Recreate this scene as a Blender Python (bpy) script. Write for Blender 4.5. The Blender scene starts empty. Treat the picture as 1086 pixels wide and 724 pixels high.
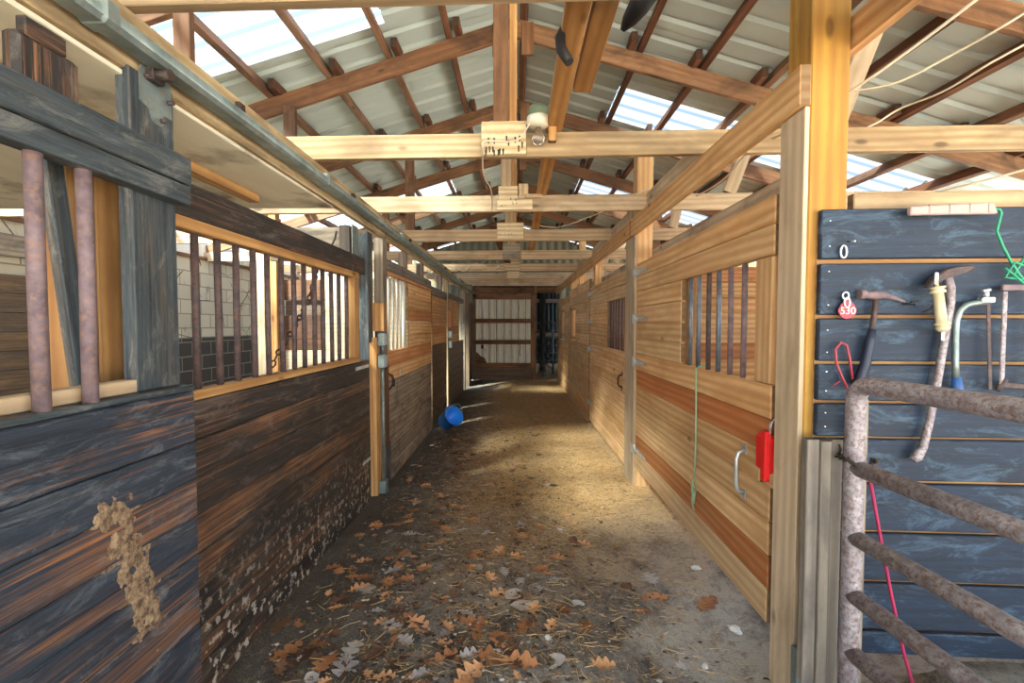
import bpy, bmesh, math, random
from mathutils import Vector, Matrix
random.seed(7)
S = bpy.context.scene
COL = S.collection
# ------------------------------------------------------------------ camera, sky, sun, exposure
H = 1.45                                  # eye height
F = 483.0                                 # focal length in pixels of the 1086x724 frame
cam = bpy.data.cameras.new('camera'); camo = bpy.data.objects.new('camera', cam); COL.objects.link(camo)
cam.sensor_width = 36.0; cam.lens = 36.0 * F / 1086.0; cam.clip_start = 0.05; cam.clip_end = 200
PITCH = math.atan((344 - 362) / F); YAW = math.atan(5 / F)
camo.location = (0, 0, H); camo.rotation_euler = (math.pi / 2 + PITCH, 0, YAW)
S.camera = camo
W = bpy.data.worlds.new('world'); S.world = W; W.use_nodes = True
wn = W.node_tree.nodes; wl = W.node_tree.links
bg = wn['Background']
tc = wn.new('ShaderNodeTexCoord'); sx = wn.new('ShaderNodeSeparateXYZ'); rp = wn.new('ShaderNodeValToRGB')
wl.new(tc.outputs['Generated'], sx.inputs[0]); wl.new(sx.outputs['Z'], rp.inputs[0]); wl.new(rp.outputs[0], bg.inputs[0])
rp.color_ramp.elements[0].position = 0.0; rp.color_ramp.elements[0].color = (0.86, 0.93, 1.0, 1)
rp.color_ramp.elements[1].position = 0.7; rp.color_ramp.elements[1].color = (0.50, 0.72, 1.0, 1)
bg.inputs[1].default_value = 2.3
sun = bpy.data.lights.new('sun', 'SUN'); suno = bpy.data.objects.new('sun', sun); COL.objects.link(suno)
sun.energy = 40.0; sun.angle = math.radians(9); sun.color = (1.0, 0.86, 0.66)
suno.rotation_euler = Vector((2.2, 2.6, -3.6)).to_track_quat('-Z', 'Y').to_euler()
suno.location = (-6, -8, 10)
S.view_settings.view_transform = 'Standard'; S.view_settings.look = 'None'
S.view_settings.gamma = 1.0; S.view_settings.use_curve_mapping = False
S.view_settings.exposure = 1.5
try:
    S.cycles.use_denoising = True
    S.cycles.max_bounces = 12; S.cycles.diffuse_bounces = 8; S.cycles.transparent_max_bounces = 16
    S.cycles.caustics_reflective = False; S.cycles.caustics_refractive = False
    S.cycles.sample_clamp_indirect = 6.0
except Exception:
    pass

# ------------------------------------------------------------------ helpers
def c255(r, g, b):
    f = lambda v: (v / 255 / 12.92) if v / 255 <= 0.04045 else ((v / 255 + 0.055) / 1.055) ** 2.4
    return (f(r), f(g), f(b), 1.0)
_R = Matrix.Rotation(YAW, 3, 'Z') @ Matrix.Rotation(math.pi / 2 + PITCH, 3, 'X')
def at(px, py, Y):                        # point seen at a pixel of the photograph, at distance Y down the aisle
    d = _R @ Vector(((px - 543) / F, (362 - py) / F, -1.0))
    return Vector((0, 0, H)) + d * (Y / d.y)

class MB:
    def __init__(s):
        s.bm = bmesh.new(); s.uv = s.bm.loops.layers.uv.new('UVMap'); s.tn = s.bm.loops.layers.float_color.new('tone')
    def merge(s, t, M=None, tone=0.5, ax=0, seed=None, uvf=None):
        seed = random.random() if seed is None else seed
        vm = {}
        t.normal_update()
        for v in t.verts:
            vm[v] = s.bm.verts.new((M @ v.co) if M else v.co)
        o = [(1, 2), (0, 2), (0, 1)][ax]
        for f in t.faces:
            try: nf = s.bm.faces.new([vm[v] for v in f.verts])
            except ValueError: continue
            nf.smooth = f.smooth
            n = [abs(a) for a in f.normal]; k = n.index(max(n))
            for l0, l1 in zip(f.loops, nf.loops):
                co = l0.vert.co
                if k == ax: uv = (co[o[0]] * 0.15, co[o[1]])
                elif k == o[0]: uv = (co[ax], co[o[1]] + 0.31)
                else: uv = (co[ax], co[o[0]])
                l1[s.uv].uv = uv; l1[s.tn] = (tone, seed, 1.0 if k == ax else 0.0, 1)
        t.free()
    def box(s, x0, x1, y0, y1, z0, z1, ax=None, tone=0.5, bev=0.003, M=None, seed=None):
        t = bmesh.new(); d = (x1 - x0, y1 - y0, z1 - z0)
        if ax is None: ax = d.index(max(d))
        bmesh.ops.create_cube(t, size=1.0)
        for v in t.verts:
            v.co = Vector(((v.co.x + .5) * d[0] + x0, (v.co.y + .5) * d[1] + y0, (v.co.z + .5) * d[2] + z0))
        if bev: bmesh.ops.bevel(t, geom=t.edges[:], offset=min(bev, min(d) * .3), segments=1, affect='EDGES')
        s.merge(t, M, tone, ax, seed); return s
    def beam(s, p0, p1, w, th, ref=(0, 0, 1), tone=0.5, bev=0.003):   # th along ref, w across
        p0 = Vector(p0); p1 = Vector(p1); L = (p1 - p0); n = L.length; L = L / n
        r = Vector(ref); side = r.cross(L).normalized(); upv = L.cross(side).normalized()
        M = Matrix(((L.x, side.x, upv.x, p0.x), (L.y, side.y, upv.y, p0.y), (L.z, side.z, upv.z, p0.z), (0, 0, 0, 1)))
        return s.box(0, n, -w / 2, w / 2, -th / 2, th / 2, ax=0, tone=tone, bev=bev, M=M)
    def tube(s, pts, r, n=10, tone=0.5, closed=False, rs=None):
        pts = [Vector(p) for p in pts]; seed = random.random(); m = len(pts)
        tan = []
        for i in range(m):
            a = pts[(i - 1) % m] if (closed or i > 0) else pts[i]; b = pts[(i + 1) % m] if (closed or i < m - 1) else pts[i]
            tan.append((b - a).normalized())
        nrm = tan[0].orthogonal().normalized(); rings = []; lens = [0]
        for i in range(m):
            if i: lens.append(lens[-1] + (pts[i] - pts[i - 1]).length)
            nrm = (nrm - tan[i] * nrm.dot(tan[i])).normalized(); bn = tan[i].cross(nrm)
            rr = rs[i] if rs else r
            rings.append([s.bm.verts.new(pts[i] + (nrm * math.cos(2 * math.pi * k / n) + bn * math.sin(2 * math.pi * k / n)) * rr) for k in range(n)])
        for i in range(m if closed else m - 1):
            A, B = rings[i], rings[(i + 1) % m]
            u0, u1 = lens[i], lens[i + 1] if i + 1 < m else lens[i] + .05
            for k in range(n):
                f = s.bm.faces.new((A[k], A[(k + 1) % n], B[(k + 1) % n], B[k])); f.smooth = True
                for l, uv in zip(f.loops, ((u0, k / n * .3), (u0, (k + 1) / n * .3), (u1, (k + 1) / n * .3), (u1, k / n * .3))):
                    l[s.uv].uv = uv; l[s.tn] = (tone, seed, 0, 1)
        if not closed:
            for ring in (rings[0][::-1], rings[-1]):
                f = s.bm.faces.new(ring)
                for l in f.loops: l[s.uv].uv = (0, 0); l[s.tn] = (tone, seed, 0, 1)
        return s
    def prism(s, poly, th, M=None, tone=0.5, bev=0.0):        # poly in XY, extruded along Z 0..th
        t = bmesh.new(); vs = [t.verts.new((x, y, 0)) for x, y in poly]; f = t.faces.new(vs)
        r = bmesh.ops.extrude_face_region(t, geom=[f])
        for v in [g for g in r['geom'] if isinstance(g, bmesh.types.BMVert)]: v.co.z += th
        bmesh.ops.recalc_face_normals(t, faces=t.faces[:])
        if bev: bmesh.ops.bevel(t, geom=t.edges[:], offset=bev, segments=1, affect='EDGES')
        s.merge(t, M, tone, 0); return s
    def lathe(s, prof, M=None, n=24, tone=0.5, smooth=True):   # prof (r,z) about Z
        t = bmesh.new(); rings = []
        for r, z in prof:
            rings.append([t.verts.new((r * math.cos(2 * math.pi * k / n), r * math.sin(2 * math.pi * k / n), z)) for k in range(n)])
        for A, B in zip(rings, rings[1:]):
            for k in range(n):
                f = t.faces.new((A[k], A[(k + 1) % n], B[(k + 1) % n], B[k])); f.smooth = smooth
        for R_, fl in ((rings[0], True), (rings[-1], False)):
            try: t.faces.new(R_[::-1] if fl else R_)
            except ValueError: pass
        s.merge(t, M, tone, 2); return s

def props(o, label=None, cat=None, group=None, kind=None):
    if label: o['label'] = label
    if cat: o['category'] = cat
    if group: o['group'] = group
    if kind: o['kind'] = kind
    return o
ORG = {}
def thing(name, label, cat, loc, group=None, rotz=0):
    o = bpy.data.objects.new(name, None); COL.objects.link(o); o.location = loc; o.rotation_euler = (0, 0, rotz)
    o.empty_display_size = .1; ORG[o.name] = Vector(loc); return props(o, label, cat, group)
def obj(name, mb, mat, parent=None, local=False, label=None, cat=None, group=None, kind=None, shift=None):
    me = bpy.data.meshes.new(name); bm = mb.bm
    if parent is not None:
        off = Vector((0, 0, 0)) if local else ORG[parent.name]
    else:
        xs = [v.co for v in bm.verts]
        off = Vector(((min(v.x for v in xs) + max(v.x for v in xs)) / 2, (min(v.y for v in xs) + max(v.y for v in xs)) / 2, min(v.z for v in xs)))
    if off.length: bmesh.ops.translate(bm, verts=bm.verts[:], vec=-off)
    bmesh.ops.recalc_face_normals(bm, faces=bm.faces[:])
    bm.to_mesh(me); bm.free(); me.materials.append(mat)
    o = bpy.data.objects.new(name, me); COL.objects.link(o)
    if parent is not None: o.parent = parent; ORG[o.name] = off if not local else Vector((0, 0, 0))
    else: o.location = off; ORG[o.name] = off
    return props(o, label, cat, group, kind)
def struct(name, mb, mat): return obj(name, mb, mat, kind='structure')

# ------------------------------------------------------------------ materials
class N:
    def __init__(s, name):
        s.m = bpy.data.materials.new(name); s.m.use_nodes = True; s.t = s.m.node_tree; s.b = s.t.nodes['Principled BSDF']
    def n(s, typ, **kw):
        nd = s.t.nodes.new('ShaderNode' + typ)
        for k, v in kw.items(): setattr(nd, k, v)
        return nd
    def l(s, a, b): s.t.links.new(a, b)
    def uv(s):
        u = s.n('UVMap'); u.uv_map = 'UVMap'; a = s.n('Attribute'); a.attribute_name = 'tone'
        sp = s.n('SeparateColor'); s.l(a.outputs['Color'], sp.inputs[0])
        sc = s.n('VectorMath', operation='SCALE'); sc.inputs[0].default_value = (37.0, 11.0, 5.0); s.l(sp.outputs[1], sc.inputs['Scale'])
        ad = s.n('VectorMath', operation='ADD'); s.l(u.outputs[0], ad.inputs[0]); s.l(sc.outputs[0], ad.inputs[1])
        s.endg = sp.outputs[2]; return ad.outputs[0], sp.outputs[0], sp.outputs[1]
    def mul(s, v, scale):
        m = s.n('VectorMath', operation='MULTIPLY'); s.l(v, m.inputs[0]); m.inputs[1].default_value = scale; return m.outputs[0]
    def noise(s, v, scale=1.0, detail=5, rough=.55, dist=0.0):
        x = s.n('TexNoise'); x.inputs['Scale'].default_value = scale; x.inputs['Detail'].default_value = detail
        x.inputs['Roughness'].default_value = rough; x.inputs['Distortion'].default_value = dist
        if v is not None: s.l(v, x.inputs['Vector'])
        return x.outputs['Fac']
    def ramp(s, f, stops):
        r = s.n('ValToRGB'); e = r.color_ramp.elements
        while len(e) < len(stops): e.new(0.5)
        for k, (p, c) in enumerate(stops):
            e[k].position = p; e[k].color = c if len(c) == 4 else (*c, 1)
        s.l(f, r.inputs[0]); return r.outputs[0]
    def step(s, f, a, b):
        m = s.n('MapRange'); m.inputs['From Min'].default_value = a; m.inputs['From Max'].default_value = b; s.l(f, m.inputs[0]); return m.outputs[0]
    def math(s, op, a, b):
        m = s.n('Math', operation=op)
        for i, v in enumerate((a, b)):
            if isinstance(v, (int, float)): m.inputs[i].default_value = v
            else: s.l(v, m.inputs[i])
        return m.outputs[0]
    def mix(s, f, a, b, typ='MIX'):
        m = s.n('Mix'); m.data_type = 'RGBA'; m.blend_type = typ; m.clamp_factor = True
        for i, v in ((0, f), (6, a), (7, b)):
            if isinstance(v, (int, float)): m.inputs[i].default_value = v
            elif isinstance(v, tuple): m.inputs[i].default_value = v
            else: s.l(v, m.inputs[i])
        return m.outputs[2]
    def bump(s, h, st=.3, d=.01):
        b = s.n('Bump'); b.inputs['Strength'].default_value = st; b.inputs['Distance'].default_value = d; s.l(h, b.inputs['Height']); s.l(b.outputs[0], s.b.inputs['Normal'])
    def fin(s, col, rough=.8, metal=0.0):
        if isinstance(col, tuple): s.b.inputs['Base Color'].default_value = col
        else: s.l(col, s.b.inputs['Base Color'])
        if isinstance(rough, (int, float)): s.b.inputs['Roughness'].default_value = rough
        else: s.l(rough, s.b.inputs['Roughness'])
        s.b.inputs['Metallic'].default_value = metal; return s.m
    def pos(s):
        g = s.n('NewGeometry'); return g.outputs['Position']

def wood(name, light, dark, red, ring=.6, stain=None, stain_amt=.4, knots=True, rough=.75, seedvar=.25):
    s = N(name); v, tone, seed = s.uv()
    fine = s.noise(s.mul(v, (2.0, 60, 1)), 1, 7, .78, .3)
    wv = s.n('TexWave'); wv.bands_direction = 'Y'; wv.inputs['Scale'].default_value = 1.0; wv.inputs['Distortion'].default_value = 6.0
    wv.inputs['Detail'].default_value = 2.5; wv.inputs['Detail Scale'].default_value = .8
    s.l(s.mul(v, (.8, 6.5, 1)), wv.inputs['Vector'])
    g = s.math('ADD', s.math('MULTIPLY', fine, 1 - ring), s.math('MULTIPLY', wv.outputs['Fac'], ring))
    col = s.mix(s.step(g, .28, .82), light, dark)
    lo = s.noise(s.mul(v, (1.3, 5, 1)), 1, 4, .6, .4); col = s.mix(s.math('MULTIPLY', s.step(lo, .44, .62), .55), col, dark)
    sp_ = s.noise(s.mul(v, (9, 60, 1)), 1, 6, .8); col = s.mix(s.math('MULTIPLY', s.step(sp_, .60, .70), .45), col, tuple(a * .45 for a in dark[:3]) + (1,))
    col = s.mix(s.math('MULTIPLY', s.step(tone, .5, 1.0), .85), col, red, 'MULTIPLY')
    bright = s.step(tone, .5, 0.0); col = s.mix(s.math('MULTIPLY', bright, .4), col, (.78, .68, .52, 1))
    br = s.n('Mix'); br.data_type = 'RGBA'; br.blend_type = 'MULTIPLY'; br.inputs[0].default_value = 1
    s.l(col, br.inputs[6]); s.l(s.ramp(seed, [(0, (1 - seedvar,) * 3), (1, (1, 1, 1))]), br.inputs[7]); col = br.outputs[2]
    if knots:
        vo = s.n('TexVoronoi'); vo.inputs['Scale'].default_value = 1.0; s.l(s.mul(v, (2.2, 5.5, 1)), vo.inputs['Vector'])
        col = s.mix(s.math('MULTIPLY', s.step(vo.outputs['Distance'], .11, .055), .75), col, tuple(a * .22 for a in dark[:3]) + (1,))
    if stain:
        big = s.noise(s.mul(v, (2.5, 6, 1)), 1, 5, .6, .5)
        col = s.mix(s.math('MULTIPLY', s.step(big, .46, .68), stain_amt), col, stain)
    col = s.mix(s.math('MULTIPLY', s.endg, .72), col, (.045, .026, .016, 1))
    s.bump(g, .35, .004)
    return s.fin(col, rough)

def painted(name, paint, paint2, bare, bare2, wear=.52, scuff=None, scuff_amt=.5, soft=.04, chips=None):
    s = N(name); v, tone, seed = s.uv()
    a = s.noise(s.mul(v, (1.1, 80, 1)), 1, 6, .72, .5)
    b = s.noise(s.mul(v, (1.5, 6, 1)), 1, 5, .6, .8)
    m = s.math('ADD', s.math('MULTIPLY', a, .62), s.math('MULTIPLY', b, .38))
    m = s.math('ADD', m, s.math('MULTIPLY', s.math('SUBTRACT', tone, .5), .22))
    pc = s.mix(s.step(s.noise(s.mul(v, (3, 70, 1)), 1, 7, .8), .35, .65), paint, paint2)
    bc = s.mix(s.step(s.noise(s.mul(v, (2, 60, 1)), 1, 3), .35, .65), bare, bare2)
    col = s.mix(s.step(m, wear - soft, wear + soft), pc, bc)
    if scuff:
        sc = s.noise(s.mul(v, (4, 13, 1)), 1, 9, .8, .8)
        col = s.mix(s.math('MULTIPLY', s.step(sc, .52, .66), scuff_amt), col, scuff)
    if chips:
        p = s.pos(); sp = s.n('SeparateXYZ'); s.l(p, sp.inputs[0])
        ch = s.noise(p, 26, 4, .6); low = s.step(sp.outputs[2], .55, .05)
        col = s.mix(s.math('MULTIPLY', s.step(ch, .55, .62), low), col, chips)
    s.bump(a, .35, .004)
    return s.fin(col, .62)

def metal(name, c1, c2, rust=None, ramt=.5, rough=.45, met=.6, scale=14):
    s = N(name); g = s.n('TexCoord').outputs['Object']
    n1 = s.noise(g, scale, 5, .65); col = s.mix(s.step(n1, .35, .65), c1, c2)
    if rust:
        n2 = s.noise(g, scale * 2.3, 6, .7); col = s.mix(s.step(n2, ramt + .08, ramt - .08), col, rust)
    s.bump(n1, .15, .003)
    return s.fin(col, rough, met)
def plain(name, c, rough=.6, var=.12, met=0.0):
    s = N(name); n1 = s.noise(s.n('TexCoord').outputs['Object'], 30, 4)
    return s.fin(s.mix(n1, tuple(x * (1 - var) for x in c[:3]) + (1,), tuple(min(1, x * (1 + var)) for x in c[:3]) + (1,)), rough, met)

pine = wood('honey pine', c255(250, 212, 154), c255(212, 150, 92), c255(205, 140, 92), .35, c255(160, 112, 62), .35)
pineO = wood('orange pine', c255(224, 176, 112), c255(172, 120, 68), c255(205, 140, 92), .4, c255(140, 90, 48), .35)
pale = wood('pale sawn lumber', c255(226, 200, 164), c255(184, 148, 110), c255(190, 150, 110), .35, c255(132, 110, 84), .5)
chordw = wood('truss chord lumber', c255(210, 184, 142), c255(158, 126, 90), c255(190, 150, 110), .35, c255(120, 98, 76), .6)
brown = wood('weathered red brown lumber', c255(172, 124, 84), c255(112, 74, 48), c255(150, 110, 90), .18, c255(64, 44, 32), .8)
purw = wood('dark red purlin lumber', c255(158, 104, 72), c255(100, 62, 42), c255(150, 110, 90), .15, c255(58, 38, 30), .75)
yellow = wood('yellow treated post', c255(214, 164, 58), c255(168, 116, 40), c255(205, 140, 80), .3, c255(170, 104, 40), .35)
greyw = wood('grey weathered wood', c255(150, 138, 126), c255(98, 88, 80), c255(150, 110, 90), .3, c255(66, 60, 58), .6, knots=False)
greyw2 = wood('grey barn siding', c255(196, 178, 154), c255(128, 112, 96), c255(170, 130, 100), .35, c255(56, 50, 48), .75)
agedbeam = wood('aged ochre beam', c255(224, 198, 152), c255(158, 130, 90), c255(170, 130, 90), .3, c255(92, 66, 44), .7)
osb = wood('plywood gusset', c255(236, 214, 172), c255(196, 158, 108), c255(190, 140, 100), .7, c255(110, 76, 50), .5)
darkL = painted('worn black stall paint', c255(20, 19, 20), c255(54, 48, 46), c255(146, 102, 70), c255(84, 58, 42), .56, c255(130, 118, 108), .5, .05, c255(190, 180, 165))
darkN = painted('blue black door paint', c255(18, 26, 36), c255(54, 64, 78), c255(156, 106, 70), c255(88, 62, 48), .55, c255(140, 146, 152), .45, .05)
darkR = painted('grey black rail paint', c255(24, 32, 38), c255(78, 88, 94), c255(128, 108, 86), c255(66, 60, 54), .6, c255(150, 146, 138), .5, .08)
blueW = painted('blue black tool wall paint', c255(3, 15, 28), c255(15, 40, 68), c255(60, 82, 100), c255(24, 40, 58), .68, c255(104, 136, 162), .36, .1)
brownd = painted('brown black boards', c255(66, 54, 46), c255(96, 82, 68), c255(150, 112, 72), c255(96, 72, 50), .52, c255(140, 125, 108), .3, .1)
galv = metal('galvanised steel', c255(150, 162, 160), c255(112, 124, 122), c255(150, 120, 86), .36, .42, .55, 10)
steel = metal('bright zinc steel', c255(214, 218, 220), c255(176, 182, 186), None, .5, .35, .6)
rustbar = metal('rusty iron bar', c255(96, 82, 82), c255(66, 56, 58), c255(116, 82, 66), .42, .7, .25, 22)
rustmauve = metal('mauve rusty pipe', c255(136, 116, 120), c255(104, 88, 94), c255(150, 116, 100), .42, .7, .2, 22)
barsteel = metal('grey blue bar steel', c255(132, 142, 150), c255(96, 104, 116), c255(120, 88, 76), .4, .5, .5, 9)
gatem = metal('rusted gate pipe', c255(180, 174, 178), c255(136, 126, 132), c255(124, 100, 94), .46, .6, .25, 34)
ironk = metal('dark iron', c255(74, 66, 62), c255(48, 44, 44), c255(98, 70, 54), .42, .65, .4, 30)
white_rod = plain('pale grey rod', c255(186, 180, 168), .5)
redp = plain('red plastic', c255(226, 34, 34), .4)
pinkp = plain('faded red plastic', c255(160, 58, 70), .5)
whitep = plain('white lettering', c255(240, 214, 214), .6, .03)
bluep = plain('blue bucket plastic', c255(44, 148, 252), .38)
bluetape = plain('blue handle', c255(44, 86, 150), .5)
navy = plain('dark blue rubber grip', c255(30, 38, 58), .5)
blackr = plain('black rubber', c255(30, 28, 30), .7)
cream = plain('cream plastic', c255(214, 198, 158), .5)
greenw = plain('green wire', c255(40, 150, 110), .5)
greenc = plain('pale green twine', c255(150, 176, 140), .9)
magenta = plain('magenta cord', c255(170, 40, 84), .7)
whitewire = plain('white cable', c255(214, 200, 176), .6)
shingle = plain('pinkish fibre strip', c255(186, 162, 156), .9)
porcelain = plain('porcelain', c255(228, 224, 204), .3)
greenbox = plain('green metal box', c255(104, 118, 92), .6)
def mk_mud():
    s = N('dried mud'); p = s.pos(); n1 = s.noise(p, 40, 6, .75); n2 = s.noise(s.mul(p, (1, 90, 20)), 1, 4, .7)
    col = s.mix(s.step(n1, .38, .6), c255(96, 72, 54), c255(168, 142, 112)); col = s.mix(s.math('MULTIPLY', s.step(n2, .5, .65), .5), col, c255(70, 50, 38)); s.bump(n1, .8, .01); return s.fin(col, .95)
mudm = mk_mud()
stone = plain('pale stone chip', c255(206, 204, 200), .9)
def mk_glass():
    s = N('bulb glass'); s.b.inputs['Transmission Weight'].default_value = 1; return s.fin((1, 1, 1, 1), .05)
glassm = mk_glass()
def mk_roof():
    s = N('galvanised roof sheet'); p = s.pos()
    n1 = s.noise(s.mul(p, (1.2, 3, 1)), 1.0, 5, .6); n2 = s.noise(s.mul(p, (1.5, 14, 1)), 1, 4)
    col = s.mix(n1, c255(206, 218, 218), c255(176, 190, 190)); col = s.mix(s.step(n2, .62, .75), col, c255(150, 150, 138))
    return s.fin(col, .55, .15)
roofm = mk_roof()
def mk_sky(nm='translucent skylight sheet', k=1.0):
    s = N(nm); t = s.t
    tr = s.n('BsdfTransparent'); tl = s.n('BsdfTranslucent'); mx = s.n('MixShader')
    p = s.pos(); n2 = s.noise(s.mul(p, (.6, 9, 1)), 1, 3)
    s.l(s.mix(n2, (.080 * k, .106 * k, .128 * k, 1), (.110 * k, .138 * k, .158 * k, 1)), tr.inputs[0]); tl.inputs[0].default_value = (.15, .16, .17, 1)
    mx.inputs[0].default_value = .25; s.l(tr.outputs[0], mx.inputs[1]); s.l(tl.outputs[0], mx.inputs[2])
    s.l(mx.outputs[0], t.nodes['Material Output'].inputs[0]); return s.m
skym = mk_sky(); skyfill = mk_sky('added fill skylight sheet', 3.2)  # clearer sheet for the skylight strips added to brighten the barn
def mk_ply():
    s = N('cream plywood ceiling'); p = s.pos()
    n1 = s.noise(s.mul(p, (6, 1.2, 1)), 1, 5, .6, .5); n2 = s.noise(p, 2.2, 5, .6)
    col = s.mix(n1, c255(246, 238, 218), c255(216, 204, 174)); col = s.mix(s.math('MULTIPLY', s.step(n2, .55, .72), .9), col, c255(100, 72, 46))
    return s.fin(col, .8)
plym = mk_ply()
def mk_block():
    s = N('painted block wall'); p = s.pos(); sp = s.n('SeparateXYZ'); s.l(p, sp.inputs[0])
    cb = s.n('CombineXYZ'); s.l(sp.outputs[1], cb.inputs[0]); s.l(sp.outputs[2], cb.inputs[1])
    bt = s.n('TexBrick'); s.l(cb.outputs[0], bt.inputs['Vector']); bt.inputs['Scale'].default_value = 1.0
    bt.inputs['Brick Width'].default_value = .4; bt.inputs['Row Height'].default_value = .2; bt.inputs['Mortar Size'].default_value = .008
    bt.inputs['Color1'].default_value = c255(216, 208, 186); bt.inputs['Color2'].default_value = c255(196, 188, 166); bt.inputs['Mortar'].default_value = c255(150, 140, 122)
    n1 = s.noise(p, 3.2, 6, .6); col = s.mix(s.math('MULTIPLY', s.step(n1, .58, .68), .6), bt.outputs[0], c255(110, 96, 78))
    crk = s.n('TexVoronoi'); crk.feature = 'DISTANCE_TO_EDGE'; crk.inputs['Scale'].default_value = 2.3; s.l(p, crk.inputs['Vector'])
    col = s.mix(s.math('MULTIPLY', s.step(crk.outputs['Distance'], .02, .008), s.step(n1, .45, .55)), col, c255(60, 50, 42))
    dk = s.mix(bt.outputs[1], c255(70, 66, 62), c255(140, 130, 116))
    col = s.mix(s.step(s.math('ADD', sp.outputs[2], s.math('MULTIPLY', n1, .04)), 1.27, 1.30), dk, col)
    s.bump(bt.outputs[1], -.4, .01); return s.fin(col, .9)
blockm = mk_block()
def mk_white():
    s = N('white metal siding'); p = s.pos(); n1 = s.noise(p, 3, 6, .7); n2 = s.noise(s.mul(p, (14, 14, 3)), 1, 5, .7)
    col = s.mix(n1, c255(246, 243, 230), c255(226, 220, 200)); col = s.mix(s.step(n2, .62, .70), col, c255(120, 100, 80)); return s.fin(col, .55)
whitem = mk_white()
gablem = plain('grey green gable siding', c255(120, 120, 104), .6)
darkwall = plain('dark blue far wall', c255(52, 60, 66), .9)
def mk_dirt():
    s = N('barn dirt'); p = s.pos(); sp = s.n('SeparateXYZ'); s.l(p, sp.inputs[0])
    n1 = s.noise(p, 1.6, 7, .65, .3); n2 = s.noise(p, 9, 8, .7); n3 = s.noise(p, 55, 8, .8); n5 = s.noise(p, 130, 4, .8); n4 = s.noise(s.mul(p, (1, .8, 1)), .9, 4, .5)
    col = s.mix(s.step(n2, .36, .66), c255(60, 59, 60), c255(156, 150, 146))
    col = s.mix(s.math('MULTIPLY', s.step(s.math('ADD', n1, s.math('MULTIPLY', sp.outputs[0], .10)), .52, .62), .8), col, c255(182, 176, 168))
    straw = s.mix(s.step(n3, .35, .62), c255(136, 96, 56), c255(224, 180, 114))
    f = s.math('MULTIPLY', s.step(s.math('ADD', sp.outputs[1], s.math('MULTIPLY', n1, 2.4)), 3.5, 4.9), s.step(s.math('ADD', sp.outputs[0], s.math('MULTIPLY', n4, 1.0)), -.45, .35))
    col = s.mix(s.math('MULTIPLY', f, .9), col, straw)
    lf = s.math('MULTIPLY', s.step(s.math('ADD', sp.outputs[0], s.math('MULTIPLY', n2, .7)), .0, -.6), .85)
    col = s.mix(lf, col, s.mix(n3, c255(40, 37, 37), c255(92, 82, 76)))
    col = s.mix(s.step(n3, .60, .74), col, c255(52, 44, 38))
    n6 = s.noise(p, 18, 9, .8, .6); col = s.mix(s.math('MULTIPLY', s.step(n6, .50, .60), .55), col, c255(74, 66, 60)); col = s.mix(s.math('MULTIPLY', s.step(n6, .44, .36), .45), col, c255(170, 148, 116))
    col = s.mix(s.math('MULTIPLY', s.step(n5, .52, .72), .55), col, c255(190, 164, 128)); col = s.mix(s.math('MULTIPLY', s.step(n5, .46, .30), .7), col, c255(40, 34, 30))
    outs = s.math('MAXIMUM', s.step(sp.outputs[1], -3.8, -4.8), s.step(s.math('ABSOLUTE', sp.outputs[0], 0), 4.8, 5.2)); col = s.mix(outs, col, c255(176, 176, 168))  # unseen ground outside the barn, paled to bounce light indoors
    h = s.math('ADD', s.math('MULTIPLY', n2, .6), s.math('MULTIPLY', n3, .4)); s.bump(h, .9, .03)
    return s.fin(col, .95)
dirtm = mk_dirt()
def tonecol(name, stops, rough=.85):
    s = N(name); v, tone, seed = s.uv(); n1 = s.noise(s.mul(v, (60, 60, 1)), 1, 4)
    col = s.ramp(tone, stops); col = s.mix(s.math('MULTIPLY', n1, .35), col, (.12, .07, .04, 1)); return s.fin(col, rough)
strawm = tonecol('straw', [(0, c255(110, 84, 54)), (.5, c255(170, 134, 88)), (1, c255(206, 176, 124))])
leafO = tonecol('orange brown oak leaf', [(0, c255(130, 82, 52)), (.5, c255(190, 128, 84)), (1, c255(220, 172, 126))])
leafG = tonecol('pale grey leaf', [(0, c255(120, 114, 116)), (.5, c255(172, 166, 166)), (1, c255(204, 200, 200))])
litterm = tonecol('crumbled litter', [(0, c255(28, 26, 26)), (.4, c255(66, 56, 50)), (.7, c255(146, 106, 74)), (.85, c255(160, 150, 142)), (1, c255(200, 194, 188))])
leafD = tonecol('dark brown leaf', [(0, c255(60, 42, 34)), (.5, c255(96, 64, 46)), (1, c255(124, 88, 62))])

# ------------------------------------------------------------------ the setting
def fz(x, y):
    z = .012 * math.sin(3.1 * x + 1.3 * y) + .010 * math.sin(7.3 * y - 4.1 * x) + .006 * math.sin(13 * x + 11 * y) - .012
    z += .26 / (1 + math.exp(-(x - 1.42) / .05)) * (1 / (1 + math.exp((y - 1.72) / .04))) * (1 / (1 + math.exp(-(y + 1.0) / .3)))
    return z
mb = MB(); nx, ny = 100, 260; xs = [-16, -12, -9, -7, -5.8] + [-5.2 + 10.4 * i / (nx - 10) for i in range(nx - 9)] + [5.8, 7, 9, 12, 16]; ys = [-14 + 32 * (j / ny) for j in range(ny + 1)]
grid = [[mb.bm.verts.new((x, y, fz(x, y))) for x in xs] for y in ys]
for j in range(ny):
    for i in range(nx):
        f = mb.bm.faces.new((grid[j][i], grid[j][i + 1], grid[j + 1][i + 1], grid[j + 1][i])); f.smooth = True
struct('floor', mb, dirtm)

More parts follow.
